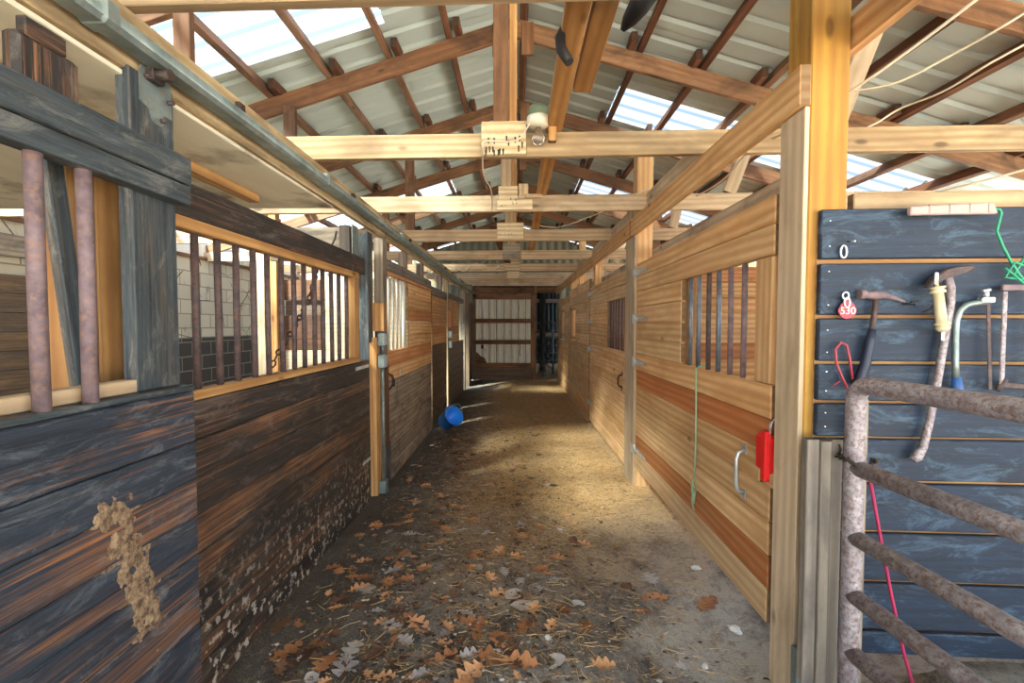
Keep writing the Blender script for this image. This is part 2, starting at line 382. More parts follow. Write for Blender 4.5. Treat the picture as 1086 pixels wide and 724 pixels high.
SL = .295; ZR = 4.07; RX = -.03
def zr(x): return ZR - SL * abs(x - RX)
def sheet(mb, side, x0, x1, y0, y1):
    ysl = []; y = y0; k = math.floor(y0 / .23)
    pts = {y0, y1}
    for q in range(k - 1, int(y1 / .23) + 2):
        for o, h in ((0, 0), (.025, 1), (.05, 1), (.075, 0)):
            v = q * .23 + o
            if y0 < v < y1: pts.add(round(v, 4))
    def rib(v):
        o = v % .23
        if o < .025: return o / .025
        if o < .05: return 1
        if o < .075: return (.075 - o) / .025
        return 0
    pts = sorted(pts); xsq = [x0 + (x1 - x0) * i / 4 for i in range(5)]
    g = [[mb.bm.verts.new((RX + side * x, v, ZR - SL * x + .022 * rib(v + 1e-6))) for x in xsq] for v in pts]
    for a, b in zip(g, g[1:]):
        for i in range(4): mb.bm.faces.new((a[i], a[i + 1], b[i + 1], b[i]))
mb = MB(); E = 4.95; YE = 12.1
sheet(mb, -1, 0, E, -4.6, .75); sheet(mb, -1, 0, .99, .75, 3.6); sheet(mb, -1, 0, 2.5, 3.6, 7.3); sheet(mb, -1, 0, 1.02, 7.3, 8.05); sheet(mb, -1, 0, 2.5, 8.05, YE)
sheet(mb, 1, 0, E, -4.6, 4.53); sheet(mb, 1, 0, 1.03, 4.53, 5.2); sheet(mb, 1, 4.1, E, 4.53, 5.2); sheet(mb, 1, 0, 3.5, 5.2, 7.35); sheet(mb, 1, 0, 1.03, 7.35, 8.1); sheet(mb, 1, 4.1, E, 7.35, 8.1); sheet(mb, 1, 0, 3.5, 8.1, YE)
struct('ceiling', mb, roofm)  # roof behind the camera is unseen, lengthened to hold back front light
for k, a in enumerate(((-1, .97, E, .7, 3.64), (-1, 1.0, E, 7.26, 8.09), (1, 1.01, 4.12, 4.5, 5.23), (1, 1.01, 4.12, 7.32, 8.13), (-1, 2.47, E, 3.57, 7.32), (-1, 2.47, E, 8.02, YE), (1, 3.47, E, 5.24, 7.31), (1, 3.47, E, 8.14, YE))):
    mb = MB(); sheet(mb, *a); bmesh.ops.translate(mb.bm, verts=mb.bm.verts[:], vec=(0, 0, .006)); struct('window_%d' % (k + 1), mb, skym if k < 4 else skyfill)  # the last four are unseen skylights, added to light the interior
# outer walls
mb = MB(); mb.box(-4.8, -4.6, -4.4, 12, -.05, 2.39, bev=0); struct('wall_left', mb, blockm)
mb = MB(); mb.box(-4.78, -4.58, -4.4, 12, 2.39, 2.44); struct('trim_1', mb, brown)
mb = MB()
def corr(mb, along, a0, a1, z0, z1, pos, amp=.02, pitch=.15):
    n = int((a1 - a0) / pitch * 4); vs = []
    for i in range(n + 1):
        a = a0 + (a1 - a0) * i / n; o = amp if i % 4 in (1, 2) else 0
        zt = z1(a) if callable(z1) else z1
        p = (a, pos - o) if along == 'x' else (pos + o, a)
        vs.append((mb.bm.verts.new((p[0], p[1], z0)), mb.bm.verts.new((p[0], p[1], zt))))
    for (a, b), (c, d) in zip(vs, vs[1:]): mb.bm.faces.new((a, c, d, b))
corr(mb, 'y', -4.4, 12, 2.43, 2.66, -4.65); struct('trim_2', mb, whitem)
mb = MB(); corr(mb, 'y', -4.4, 12, -.05, 1.1, 4.9); struct('wall_right', mb, whitem)  # kept low; the unseen opening above is added to let light in
mb = MB(); corr(mb, 'x', -4.8, 4.95, 2.46, lambda x: zr(x) - .03, 12.02, .02, .2)
for x0, x1 in ((-4.8, -1.15), (1.12, 4.95)): corr(mb, 'x', x0, x1, -.05, 2.46, 12.02, .02, .2)
struct('wall_back', mb, gablem)
mb = MB(); corr(mb, 'x', -1.6, 3.4, -.05, 3.2, 17.0); corr(mb, 'y', 12.1, 16, -.05, 3.2, 3.2); corr(mb, 'y', 12.1, 17, -.05, 3.2, -1.4)
struct('wall_beyond', mb, darkwall)
mb = MB(); mb.box(-1.6, 3.4, 12.1, 17.1, 3.2, 3.25, bev=0); struct('ceiling_beyond', mb, darkwall)
# loft ceiling over the near left stall
mb = MB(); mb.box(-4.58, -1.16, -1.0, 2.9, 2.185, 2.20, ax=1); struct('ceiling_loft', mb, plym)
mb = MB(); mb.box(-1.52, -1.46, -1.0, 2.6, 2.14, 2.185); obj('loft_joist', mb, pineO, label='narrow wooden batten running under the cream plywood loft ceiling', cat='batten')

# ------------------------------------------------------------------ trusses, purlins, beams, posts
TY = [1.35, 2.60, 3.83, 5.17, 6.62, 8.06, 9.45, 10.7]
CZ0, CZ1 = 2.387, 2.518
TL = ['nearest roof truss, its bottom chord running along the top edge of the view',
      'pale roof truss with nail-studded gusset beside the bare light bulb',
      'roof truss next behind the light bulb truss, with stacked fresh plywood gussets',
      'roof truss third beyond the top edge chord, with a plain square gusset',
      'roof truss fourth beyond the top edge chord, with a mottled grey gusset',
      'roof truss with hooked cord ends dangling over its left chord',
      'sixth roof truss beyond the top edge chord, near the far end',
      'farthest roof truss above the corrugated end door']
for i, Y in enumerate(TY):
    t = thing('roof_truss', TL[i], 'roof truss', (RX, Y, CZ0), 'roof trusses over the aisle', -.03)
    def lp(x, z): return (x, 0, z - CZ0)
    m = MB(); half = 4.75
    m.box(-half, half, -.02, .02, 0, CZ1 - CZ0, ax=0, tone=.3 + .3 * random.random()); obj('bottom_chord', m, chordw if i < 2 else pale, t, True)
    for sd in (-1, 1):
        m = MB(); nrm = Vector((SL * sd, 0, 1)).normalized(); zc = ZR - .09 - .075
        m.beam((0, 0.042, zc - CZ0), (sd * half, 0.042, zc - SL * half - CZ0), .04, .145, ref=nrm, tone=.4 + .3 * random.random()); obj('rafter', m, brown if i else pale, t, True)
        for k in range(1, 9):                                   # cleats that hold the purlins
            x = .51 * k - .055 * 1.0; z = ZR - SL * x - .05
            m = MB(); m.box(sd * x - .025, sd * x + .025, -.10, .10, z - .045 - CZ0, z + .035 - CZ0, ax=1, tone=.7); obj('purlin_cleat', m, purw, t, True)
    m = MB(); m.box(-.10, -.015, -.022, .02, .02, 3.78 - CZ0, ax=2, tone=.6); obj('king_post', m, brown if i == 1 else pale, t, True)
    m = MB(); m.box(-.012, .03, .0, .04, .02, 3.8 - CZ0, ax=2, tone=.55); obj('king_post_splice', m, pineO, t, True)
    wx = -1.18 if i == 3 else -1.88; m = MB(); m.box(wx - .05, wx + .05, -.022, .02, .13, zr(wx) - .24 - CZ0, ax=2, tone=.6); obj('web_strut', m, brown, t, True)
    m = MB(); m.beam((1.76, .0, .132), (2.02 if i != 3 else 1.92, .0, zr(2.0) - .25 - CZ0), .04, .1, ref=(1, 0, 0), tone=.2); obj('web_strut', m, pale, t, True)
    for sd in (-1, 1):
        m = MB(); m.box(sd * .12 - .05, sd * .12 + .05, -.012, .022, 3.66 - CZ0, 3.92 - CZ0, ax=2, tone=.6); obj('ridge_gusset', m, brown, t, True)
    w = [0, .125, .082, .15, .13, .13, .125, .13][i] or .12
    m = MB(); m.box(-.04 - w, -.04 + w, -.045, -.0225, .005, [.17, .185, .20, .20, .22, .20, .18, .17][i], ax=0, tone=.25)
    g = obj('gusset_plate', m, greyw2 if i == 4 else osb, t, True)
    if i == 2:
        m = MB(); m.box(-.13, .16, -.062, -.046, .004, .085, ax=0, tone=.1); m.box(.045, .125, .025, .04, .10, .24, ax=2, tone=.3); m.box(.10, .24, -.062, -.046, .1, .13, ax=0, tone=.2); obj('gusset_plate', m, osb, t, True)
    m = MB()
    if i < 5:
        for q in range(16 if i == 1 else 10):
            bx = -.04 + random.uniform(-w * .9, w * .9); bz = random.uniform(.02, .10); m.tube([(bx, -.047 - (.018 if i == 2 else 0), bz), (bx, -.055 - (.018 if i == 2 else 0), bz)], .0055 if i == 1 else .004, 6)
            if i == 1: m.box(bx - .004, bx + .004, -.0475, -.0455, bz - .025, bz, bev=0)
        obj('nail_head', m, ironk, t, True)['kind'] = 'stuff'
for sd in (-1, 1):
    for k in range(1 if sd < 0 else 0, 9):
        x = .51 * k + .03 + (.06 if k == 0 else 0); z = ZR - SL * x - .045; nrm = Vector((SL * sd, 0, 1)).normalized()
        m = MB(); p0 = (RX + sd * x, -4.4, z); p1 = (RX + sd * x, 11.98, z)
        m.beam(p0, p1, .05, .084, ref=nrm, tone=.35 + .4 * random.random())
        on = ['at the ridge', 'first below the ridge', 'second below the ridge', 'third below the ridge', 'fourth below the ridge', 'fifth below the ridge', 'sixth below the ridge', 'seventh below the ridge', 'lowest by the eave'][k]
        obj('purlin', m, purw, label='reddish brown roof purlin %s' % ('under the ridge line' if k == 0 else 'on the %s slope, %s' % ('left' if sd < 0 else 'right', on)), cat='purlin', group='purlins under the metal roof')
# left beam and sliding door track
for (y0, y1, lb) in ((.2, 4.0, 'ochre beam behind the sliding door track, nearest length over the left stalls'), (4.02, 8.0, 'ochre beam behind the door track, middle length over the left stalls'), (8.02, 11.9, 'ochre beam behind the door track, far length over the left stalls')):
    m = MB(); m.box(-1.19, -1.15, y0, y1, 2.205, 2.385, tone=.45); obj('stall_beam', m, agedbeam, label=lb, cat='beam')
t = thing('door_track', 'long galvanised sliding door track along the left stalls', 'track', (-1.10, 5, 2.2))
m = MB(); prof = [(-1.125, 2.235), (-1.075, 2.235), (-1.066, 2.25), (-1.07, 2.28), (-1.09, 2.298), (-1.115, 2.298), (-1.132, 2.28), (-1.134, 2.25)]
A = [m.bm.verts.new((x, .3, z)) for x, z in prof]; B = [m.bm.verts.new((x, 11.8, z)) for x, z in prof]
for k in range(8): m.bm.faces.new((A[k], A[(k + 1) % 8], B[(k + 1) % 8], B[k])).smooth = k > 1
m.bm.faces.new(A); m.bm.faces.new(B[::-1])
obj('rail', m, galv, t)
for yy in (1.22, 2.62, 4.3, 6.2, 8.4, 10.6):
    m = MB(); m.box(-1.142, -1.060, yy - .03, yy + .03, 2.232, 2.306, bev=.012); obj('joint_collar', m, galv, t)
for yy in (.8, 1.9, 3.2, 4.9, 7.3, 9.5):
    m = MB(); m.box(-1.152, -1.128, yy - .02, yy + .02, 2.25, 2.36); obj('hanger_bracket', m, ironk, t)
# right beams
for (y0, y1, lb) in ((1.68, 4.13, 'honey coloured beam from the yellow post to the next post on the right'), (4.15, 7.9, 'honey coloured beam over the middle right stalls'), (7.92, 11.9, 'honey coloured beam over the far right stalls')):
    m = MB(); m.box(1.018, 1.058, y0, y1, 2.24, 2.384, tone=.55); obj('stall_beam', m, pine, label=lb, cat='beam')
for (y0, y1, lb) in ((2.65, 4.05, 'pale upper board behind the honey beam before the second right post'), (4.22, 6.45, 'pale upper board behind the honey beam beyond the second right post'), (6.7, 8.0, 'pale upper board behind the far right honey beam')):
    m = MB(); m.box(1.062, 1.10, y0, y1, 2.388, 2.524, tone=.2); obj('upper_beam_board', m, pale, label=lb, cat='board')
m = MB(); m.box(1.205, 1.245, .5, 1.85, 2.44, 2.56, tone=.6); obj('stall_beam', m, pine, label='short pale beam passing right of the yellow post towards the viewer', cat='beam')
m = MB(); m.box(1.205, 1.245, 1.9, 11.9, 2.03, 2.12, tone=.3); obj('wall_plate_board', m, greyw2, label='greyish plate board behind the tops of the right stall gates', cat='board')
def post(x0, x1, y0, y1, z0, z1, mat, label, facing=None):
    t = thing('support_post', label, 'post', ((x0 + x1) / 2, (y0 + y1) / 2, z0))
    m = MB(); m.box(x0, x1, y0, y1, z0, z1, ax=2, tone=.45, bev=.005); obj('shaft', m, mat, t)
    if facing:
        m = MB(); m.box(*facing, ax=2, tone=.15); obj('face_board', m, pale, t)
    return t
post(1.06, 1.20, 1.685, 1.83, -.05, 3.0, yellow, 'thick yellow timber post at the corner of the blue tool wall', (1.042, 1.059, 1.685, 1.84, -.05, 2.238))
post(1.06, 1.20, 4.06, 4.20, -.05, 3.0, pine, 'pale timber post between the first and second right stall gates', (1.042, 1.059, 4.06, 4.385, -.03, 2.238))
post(1.11, 1.22, 6.48, 6.6, -.05, 2.384, pine, 'short timber post behind the far edge of the second right gate')
post(1.11, 1.22, 8.1, 8.22, -.05, 2.95, pine, 'tall timber post rising above the far right honey beam')
post(1.11, 1.22, 9.26, 9.38, -.05, 2.384, pine, 'timber post between the two farthest right stall panels')

# ------------------------------------------------------------------ board panels
def rows(m, ax, f0, f1, a0, a1, zs, tones=None, jit=.0, gap=.002):
    for k, (za, zb) in enumerate(zip(zs, zs[1:])):
        lo, hi = min(za, zb) + gap / 2, max(za, zb) - gap / 2
        tn = tones[k % len(tones)] if tones else random.uniform(.25, .75)
        j0, j1 = random.uniform(0, jit), random.uniform(0, jit); d = random.uniform(-.0015, .0015)
        if ax == 'y': m.box(f0 + d, f1 + d, a0 + j0, a1 - j1, lo, hi, ax=1, tone=tn, bev=.0055)
        else: m.box(a0 + j0, a1 - j1, f0 + d, f1 + d, lo, hi, ax=0, tone=tn, bev=.0055)
def zrow(z0, z1, n): return [z0 + (z1 - z0) * i / n for i in range(n + 1)]
def bar(parent, x, y, z0, z1, r, mat, name='bar'):
    m = MB(); m.tube([(x + random.uniform(-.002, .002), y, z0), (x, y + random.uniform(-.003, .003), (z0 + z1) / 2), (x, y, z1)], r, 12); return obj(name, m, mat, parent)
def strap_hinge(parent, y_piv, z, L, x):
    m = MB(); m.prism([(0, -.022), (L * .9, -.012), (L, 0), (L * .9, .012), (0, .022)], .005, Matrix(((0, 0, -1, x), (-1, 0, 0, y_piv), (0, 1, 0, z), (0, 0, 0, 1))))
    m.tube([(x - .006, y_piv + .006, z - .035), (x - .006, y_piv + .006, z + .035)], .009, 8)
    m.box(x - .024, x - .017, y_piv + .01, y_piv + .06, z - .04, z + .04)
    for q in (.25, .55, .8): m.tube([(x - .004, y_piv - L * q, z), (x - .011, y_piv - L * q, z)], .007, 8)
    obj('strap_hinge', m, steel, parent)
def d_handle(parent, y, z0, z1, x, mat=steel):
    m = MB(); pts = [(x, y, z1), (x - .03, y, z1 - .012), (x - .04, y, z1 - .04), (x - .04, y, z0 + .04), (x - .03, y, z0 + .012), (x, y, z0)]
    m.tube(pts, .009, 10); m.prism([(-.014, z0 - .03), (.014, z0 - .03), (.014, z0 + .015), (-.014, z0 + .015)], .004, Matrix(((0, 0, -1, x), (1, 0, 0, y), (0, 1, 0, 0), (0, 0, 0, 1))))
    m.prism([(-.014, z1 - .015), (.014, z1 - .015), (.014, z1 + .03), (-.014, z1 + .03)], .004, Matrix(((0, 0, -1, x), (1, 0, 0, y), (0, 1, 0, 0), (0, 0, 0, 1))))
    obj('handle', m, mat, parent)
# right gate 1
t = thing('stall_gate', 'nearest honey pine stall gate on the right with a barred window', 'stall gate', (1.08, 3.0, .18))
X0, X1 = 1.06, 1.10
m = MB(); rows(m, 'y', X0, X1, 1.90, 4.04, [1.737, 1.868, 1.985], [.45, .55])
rows(m, 'y', X0, X1, 2.96, 4.04, zrow(1.197, 1.737, 4), [.4, .45, .35, .5])
m.box(X0, X1, 1.915, 2.04, 1.20, 1.735, ax=2, tone=.4)
rows(m, 'y', X0, X1, 1.90, 4.04, [1.197, 1.052], [.6])
rows(m, 'y', X0, X1, 1.905, 4.04, [1.052, .907], [1.0])
rows(m, 'y', X0, X1, 1.98, 4.04, [.907, .762], [.55])
rows(m, 'y', X0, X1, 1.90, 4.04, [.762, .617, .472, .327], [.45, .4, .95]); rows(m, 'y', X0, X1, 1.905, 4.04, [.327, .18], [.2])
obj('board_panel', m, pine, t)
for ya, zt in ((2.9, 1.98), (2.03, 1.2), (3.94, 1.98)):
    m = MB(); m.box(1.10, 1.135, ya, ya + .09, .2, zt, ax=2); obj('back_brace', m, pineO, t)
for k, (yy, mt) in enumerate(zip((2.18, 2.32, 2.455, 2.58, 2.72, 2.85), (rustmauve, rustmauve, barsteel, rustbar, barsteel, barsteel))):
    bar(t, 1.082, yy, 1.185, 1.745, .0135, mt)
for z in (1.905, 1.5, 1.12, .34): strap_hinge(t, 4.045, z, .34, 1.058)
d_handle(t, 2.095, .67, .87, 1.056)
tl = thing('gate_latch', 'red plastic gate latch by the timber post at the nearest right gate', 'latch', (1.06, 1.93, .85))
m = MB(); m.box(1.035, 1.085, 1.87, 1.975, .83, .985, bev=.012); obj('latch_body', m, redp, tl)
m = MB(); m.box(1.02, 1.045, 1.862, 1.90, .80, 1.01, bev=.006); obj('latch_plate', m, redp, tl)
m = MB(); m.tube([(1.045, 1.88, .98), (1.045, 1.87, 1.04), (1.06, 1.862, 1.07), (1.07, 1.86, 1.03)], .005, 8); obj('latch_hook', m, steel, tl)
# twine on gate 1
m = MB(); rx = 1.045
m.tube([(1.082 + .02 * math.cos(a), 2.66 + .03 * math.sin(a), 1.205) for a in [i * .6 for i in range(11)]], .0045, 6)
m.tube([(rx + .035, 2.66, 1.205), (rx + .0, 2.655, 1.19), (rx, 2.65, 1.0), (rx, 2.645, .8), (rx, 2.65, .56)], .0055, 6)
for k in range(3):
    m.tube([(rx - .004 - .004 * k, 2.65 + .028 * math.sin(a + k) * (1 - .1 * k), .50 + .055 * math.cos(a) - .02 * k) for a in [i * .52 for i in range(13)]], .003, 6)
m.tube([(rx - .008, 2.66, .44), (rx - .01, 2.67, .40), (rx - .006, 2.64, .36)], .004, 6)
obj('twine', m, greenc, label='pale green knotted twine hanging on the nearest right gate', cat='twine')
# right gate 2
t = thing('stall_gate', 'second stall gate on the right, with thin brown window bars', 'stall gate', (1.08, 5.5, .1))
m = MB(); rows(m, 'y', X0, X1, 4.40, 6.62, [1.72, 1.85, 1.98], [.3, .35]); rows(m, 'y', X0, X1, 5.33, 6.62, zrow(1.18, 1.72, 4), [.4, .45, .5, .4])
m.box(X0, X1, 4.405, 4.49, 1.18, 1.72, ax=2, tone=.4); rows(m, 'y', X0, X1, 4.40, 6.62, zrow(.06, 1.18, 8), [.3, .35, .5, .4, .3, .45, .35, .4]); obj('board_panel', m, pine, t)
m = MB(); m.box(1.10, 1.135, 5.28, 5.36, .1, 1.95, ax=2); obj('back_brace', m, pineO, t)
for k in range(6): bar(t, 1.082, 4.56 + .137 * k, 1.17, 1.73, .013, rustbar)
for z in (1.89, 1.5, 1.095, .32): strap_hinge(t, 6.625, z, .32, 1.058)
d_handle(t, 4.56, .82, .95, 1.056, ironk)
# right panels 3, 4
def fixed_panel(label, x0, x1, y0, y1, z0, z1, w, mat, tones, n=13):
    t = thing('horse_stall', label, 'horse stall', ((x0 + x1) / 2, (y0 + y1) / 2, z0)); m = MB(); wy0, wy1, wz0, wz1 = w
    zs = zrow(z0, z1, n)
    for a, b in zip(zs, zs[1:]):
        tn = random.choice(tones)
        if b > wz0 + .01 and a < wz1 - .01:
            if wy0 - y0 > .05: rows(m, 'y', x0, x1, y0, wy0, [a, b], [tn])
            if y1 - wy1 > .05: rows(m, 'y', x0, x1, wy1, y1, [a, b], [tn])
        else: rows(m, 'y', x0, x1, y0, y1, [a, b], [tn])
    obj('board_panel', m, mat, t)
    m = MB(); xa = x1 if x0 > 0 else x0 - .03
    for q in (wz0 - .05, wz1): m.box(xa, xa + .03, wy0 - .05, wy1 + .05, q, q + .05, ax=1)
    for q in (wy0 - .05, wy1): m.box(xa, xa + .03, q, q + .05, wz0, wz1, ax=2)
    obj('window_frame', m, pineO, t); return t
fixed_panel('honey pine stall panel beyond the second right gate, with an open square window', 1.06, 1.10, 6.66, 9.23, 0.0, 2.12, (8.25, 9.1, 1.22, 1.73), pine, (.3, .4, .5))
fixed_panel('farthest honey pine stall panel on the right, beside the dark back opening', 1.06, 1.10, 9.27, 11.75, 0.0, 2.05, (10.2, 11.1, 1.24, 1.75), pine, (.4, .5, .6))
# partitions between the right stalls
for (y, lb, mt) in ((4.22, 'orange board partition inside the nearest right stall', pineO), (6.70, 'orange board partition inside the second right stall', pineO), (9.45, 'board partition inside the farthest right stalls', pineO)):
    m = MB(); rows(m, 'x', y, y + .04, 1.24, 4.85, zrow(.0, 1.98, 14), [.45, .6, .5, .85, .4], gap=.0015); obj('stall_partition', m, mt, label=lb, cat='partition')

# ------------------------------------------------------------------ left stalls
# near sliding door
t = thing('sliding_stall_door', 'dark worn sliding stall door at the left edge, with two thick bars', 'stall door', (-1.12, .9, .03))
m = MB(); rows(m, 'y', -1.14, -1.10, .15, 1.54, [1.225, 1.05, .92, .79, .66, .535, .415, .29, .16, .03], [.42, .36, .62, .46, .58, .66, .5, .62, .45], .0); obj('board_panel', m, darkN, t)
m = MB(); m.box(-1.20, -1.10, .15, 1.54, 1.227, 1.245, ax=1, tone=.6); obj('sill', m, darkR, t)
m = MB(); m.box(-1.19, -1.145, .15, 1.40, 1.246, 1.285, ax=1, tone=.3); obj('inner_ledge', m, pale, t)
m = MB(); m.box(-1.14, -1.085, .15, 1.53, 1.912, 2.0, ax=1, tone=.5); m.box(-1.14, -1.09, .15, 1.53, 1.848, 1.908, ax=1, tone=.45); obj('top_rail', m, darkR, t)
m = MB(); m.box(-1.185, -1.142, 1.355, 1.53, 1.247, 2.215, ax=2, tone=.55); obj('stile', m, darkR, t, label='dark weathered upright carrying the hanger plate')
m = MB(); m.box(-1.185, -1.142, 1.05, 1.21, 1.95, 2.13, ax=2, tone=.45, bev=.012); m.box(-1.175, -1.15, 1.08, 1.18, 2.13, 2.175, ax=1); obj('stile', m, darkL, t, label='short burnt-looking upright stub')
m = MB(); Mx = Matrix(((0, 0, 1, -1.141), (1, 0, 0, 1.37), (0, 1, 0, 2.08), (0, 0, 0, 1)))
m.prism([(.02, .05), (.02, .14), (.03, .16), (.13, .16), (.145, .145), (.145, .04), (.11, .04), (.11, .01), (.10, 0), (.08, 0), (.065, .01), (.055, .035)], .005, Mx); obj('hanger_plate', m, galv, t)
m = MB()
for yy, zz in ((1.41, 2.21), (1.50, 2.17), (1.47, 2.10)): m.tube([(-1.137, yy, zz), (-1.118, yy, zz)], .008, 8)
obj('bolt', m, rustbar, t)
m = MB(); m.box(-1.14, -1.112, 1.41, 1.46, 2.2, 2.26); m.tube([(-1.13, 1.43, 2.22), (-1.07, 1.43, 2.22)], .018, 10); obj('trolley', m, ironk, t)
for yy in (.80, .93, 1.056, 1.178): bar(t, -1.118, yy, 1.23, 1.93, .0175, rustmauve)
m = MB(); rr = random.Random(3)
from mathutils import noise as mn
ng, nh = 60, 160; G_ = []
for j in range(nh + 1):
    u = j / nh; z = 1.0 - u * .60; cy = 1.205 + .17 * u ** 1.1; wd = .085 * (1 - .25 * u) * (.8 + .5 * mn.noise(Vector((u * 7, 1, 0)))); row = []
    for i_ in range(ng + 1):
        k = i_ / ng * 2 - 1; y = cy + k * wd * 1.3; n_ = mn.fractal(Vector((y * 30, z * 22, 3)), .8, 2.4, 7)
        h = (1 - abs(k) ** 2.5) * min(1, u * 12) * min(1, (1 - u) * 3) + n_ * .75 - .02 - .2 * u
        row.append(m.bm.verts.new((-1.1045 + max(-.004, .007 * h), y, z)))
    G_.append(row)
for a_, b_ in zip(G_, G_[1:]):
    for i_ in range(ng): m.bm.faces.new((a_[i_], a_[i_ + 1], b_[i_ + 1], b_[i_])).smooth = True
obj('mud_smear', m, mudm, t, label='dried brown mud smeared down the door boards')['kind'] = 'stuff'
# timber behind the bars
t = thing('support_post', 'orange timber post standing just behind the thick bars at the left', 'post', (-1.3, 1.35, -.05))
m = MB(); m.box(-1.36, -1.27, 1.285, 1.37, -.05, 1.98, ax=2, tone=.6); m.box(-1.35, -1.27, 1.375, 1.46, -.05, 1.95, ax=2, tone=.45); obj('shaft', m, pineO, t)
m = MB(); m.beam((-1.25, 1.30, 1.2), (-1.26, 1.22, 2.0), .05, .03, ref=(1, 0, 0), tone=.6); obj('side_board', m, darkR, t, label='dark ragged-edged board leaning on the orange post')
# second left stall front, fixed
t = thing('horse_stall', 'black painted stall front with thirteen bars on the left', 'horse stall', (-1.24, 2.6, 0))
m = MB(); rows(m, 'y', -1.26, -1.22, 1.56, 3.74, zrow(-.02, 1.16, 8), [.5, .62, .45, .58, .66, .48, .6, .4]); obj('board_panel', m, darkL, t)
m = MB(); m.box(-1.275, -1.205, 1.56, 3.5, 1.165, 1.2, ax=1, tone=.5); m.box(-1.27, -1.21, 1.56, 3.5, 1.80, 1.845, ax=1, tone=.5); m.box(-1.27, -1.212, 3.40, 3.50, 1.2, 1.80, ax=2, tone=.5); obj('window_frame', m, pineO, t)
m = MB(); m.box(-1.27, -1.218, 1.54, 3.66, 1.847, 1.978, ax=1, tone=.5); obj('top_rail', m, darkL, t)
for k, yy in enumerate((1.751, 1.883, 2.01, 2.139, 2.26, 2.396, 2.527, 2.65, 2.786, 2.907, 3.04, 3.169, 3.309)): bar(t, -1.24, yy, 1.19, 1.81, .014, rustbar)
m = MB(); m.box(-1.219, -1.214, 3.42, 3.72, 1.10, 1.125); m.box(-1.219, -1.214, 3.55, 3.75, .33, .355)
for yy, zz in ((3.46, 1.112), (3.56, 1.112), (3.62, .342)): m.tube([(-1.215, yy, zz), (-1.209, yy, zz)], .006, 8)
obj('strap_latch', m, steel, t)
# grey plywood above the front + block and hook
t = thing('plywood_panel', 'grey plywood strip above the black stall front, by the galvanised sheet', 'panel', (-1.6, 3.62, 1.98))
m = MB(); m.box(-1.95, -1.30, 3.60, 3.62, 1.95, 2.215, ax=0, tone=.3); obj('sheet', m, greyw2, t)
m = MB(); m.box(-1.36, -1.28, 3.50, 3.598, 1.99, 2.21, ax=2, tone=.6); obj('block', m, greyw, t)
m = MB(); m.tube([(-1.40, 3.55, 2.17), (-1.40, 3.52, 2.11), (-1.42, 3.50, 2.05), (-1.45, 3.50, 2.03), (-1.46, 3.52, 2.06)], .008, 8); obj('hook', m, ironk, t)
m = MB(); m.box(-1.235, -1.23, 3.42, 3.55, 1.98, 2.2, bev=0); obj('galvanised_sheet', m, galv, label='small galvanised metal sheet at the top of the first left post pair', cat='metal sheet')
# first left post pair with the switch boxes
t = thing('support_post', 'dark post between the first two left stalls, with an orange board below', 'post', (-1.25, 3.65, -.05))
m = MB(); m.box(-1.36, -1.225, 3.76, 3.86, -.05, 2.2, ax=2, tone=.5); m.box(-1.224, -1.20, 3.68, 3.80, 1.30, 2.2, ax=2, tone=.5); obj('shaft', m, darkR, t)
m = MB(); m.box(-1.225, -1.165, 3.765, 3.86, -.03, 1.34, ax=2, tone=.55); obj('face_board', m, pineO, t)
m = MB(); m.box(-1.198, -1.10, 3.765, 3.87, 1.395, 1.63, ax=2, tone=.6); obj('block', m, pineO, t)
t = thing('support_post', 'thin grey brown post right beside the electrical conduit', 'post', (-1.2, 4.02, -.05))
m = MB(); m.box(-1.24, -1.16, 3.96, 4.08, -.05, 2.2, ax=2, tone=.55); obj('shaft', m, greyw2, t)
m = MB(); m.box(-1.158, -1.14, 3.94, 4.04, .38, 1.12, ax=2, tone=.9); obj('face_board', m, brown, t)
m = MB(); m.box(-1.158, -1.14, 3.99, 4.08, 0, .40, ax=2, tone=.4); obj('base_block', m, darkN, t)
t = thing('electrical_conduit', 'grey metal conduit with two stacked outlet boxes on the left post', 'conduit', (-1.12, 3.82, .02))
m = MB(); m.tube([(-1.13, 3.82, .12), (-1.13, 3.82, 1.1)], .012, 10); m.tube([(-1.13, 3.82, 1.2), (-1.13, 3.82, 1.3)], .012, 10); obj('pipe', m, galv, t)
for z0, z1 in ((1.085, 1.20), (1.27, 1.385), (.02, .13)):
    m = MB(); m.box(-1.163, -1.10, 3.78, 3.86, z0, z1, bev=.006); b = obj('outlet_box', m, galv, t)
    if z0 > 1:
        m = MB(); m.box(-1.099, -1.093, 3.79, 3.85, z0 + .01, z1 - .01, bev=.002); obj('cover', m, steel, b)
# second stall front
t = thing('horse_stall', 'left stall front with honey pine top boards over grey weathered boards', 'horse stall', (-1.19, 5.1, 0))
m = MB(); rows(m, 'y', -1.21, -1.17, 4.09, 6.22, zrow(0.0, .925, 6), [.4, .5, .35, .45, .5, .4]); obj('lower_boards', m, greyw2, t)
m = MB(); rows(m, 'y', -1.21, -1.17, 4.09, 6.22, [.925, 1.065, 1.205], [.45, .8]); rows(m, 'y', -1.21, -1.17, 4.92, 6.22, zrow(1.205, 1.90, 5), [.45, .4, .8, .5, .45]); m.box(-1.215, -1.16, 4.09, 6.22, 1.905, 1.935, ax=1, tone=.8); obj('upper_boards', m, pine, t)
m = MB(); m.box(-1.22, -1.165, 4.09, 6.22, 1.938, 2.04, ax=1, tone=.5); obj('top_rail', m, greyw, t)
for k in range(5): bar(t, -1.19, 4.22 + .15 * k, 1.2, 1.91, .011, white_rod)
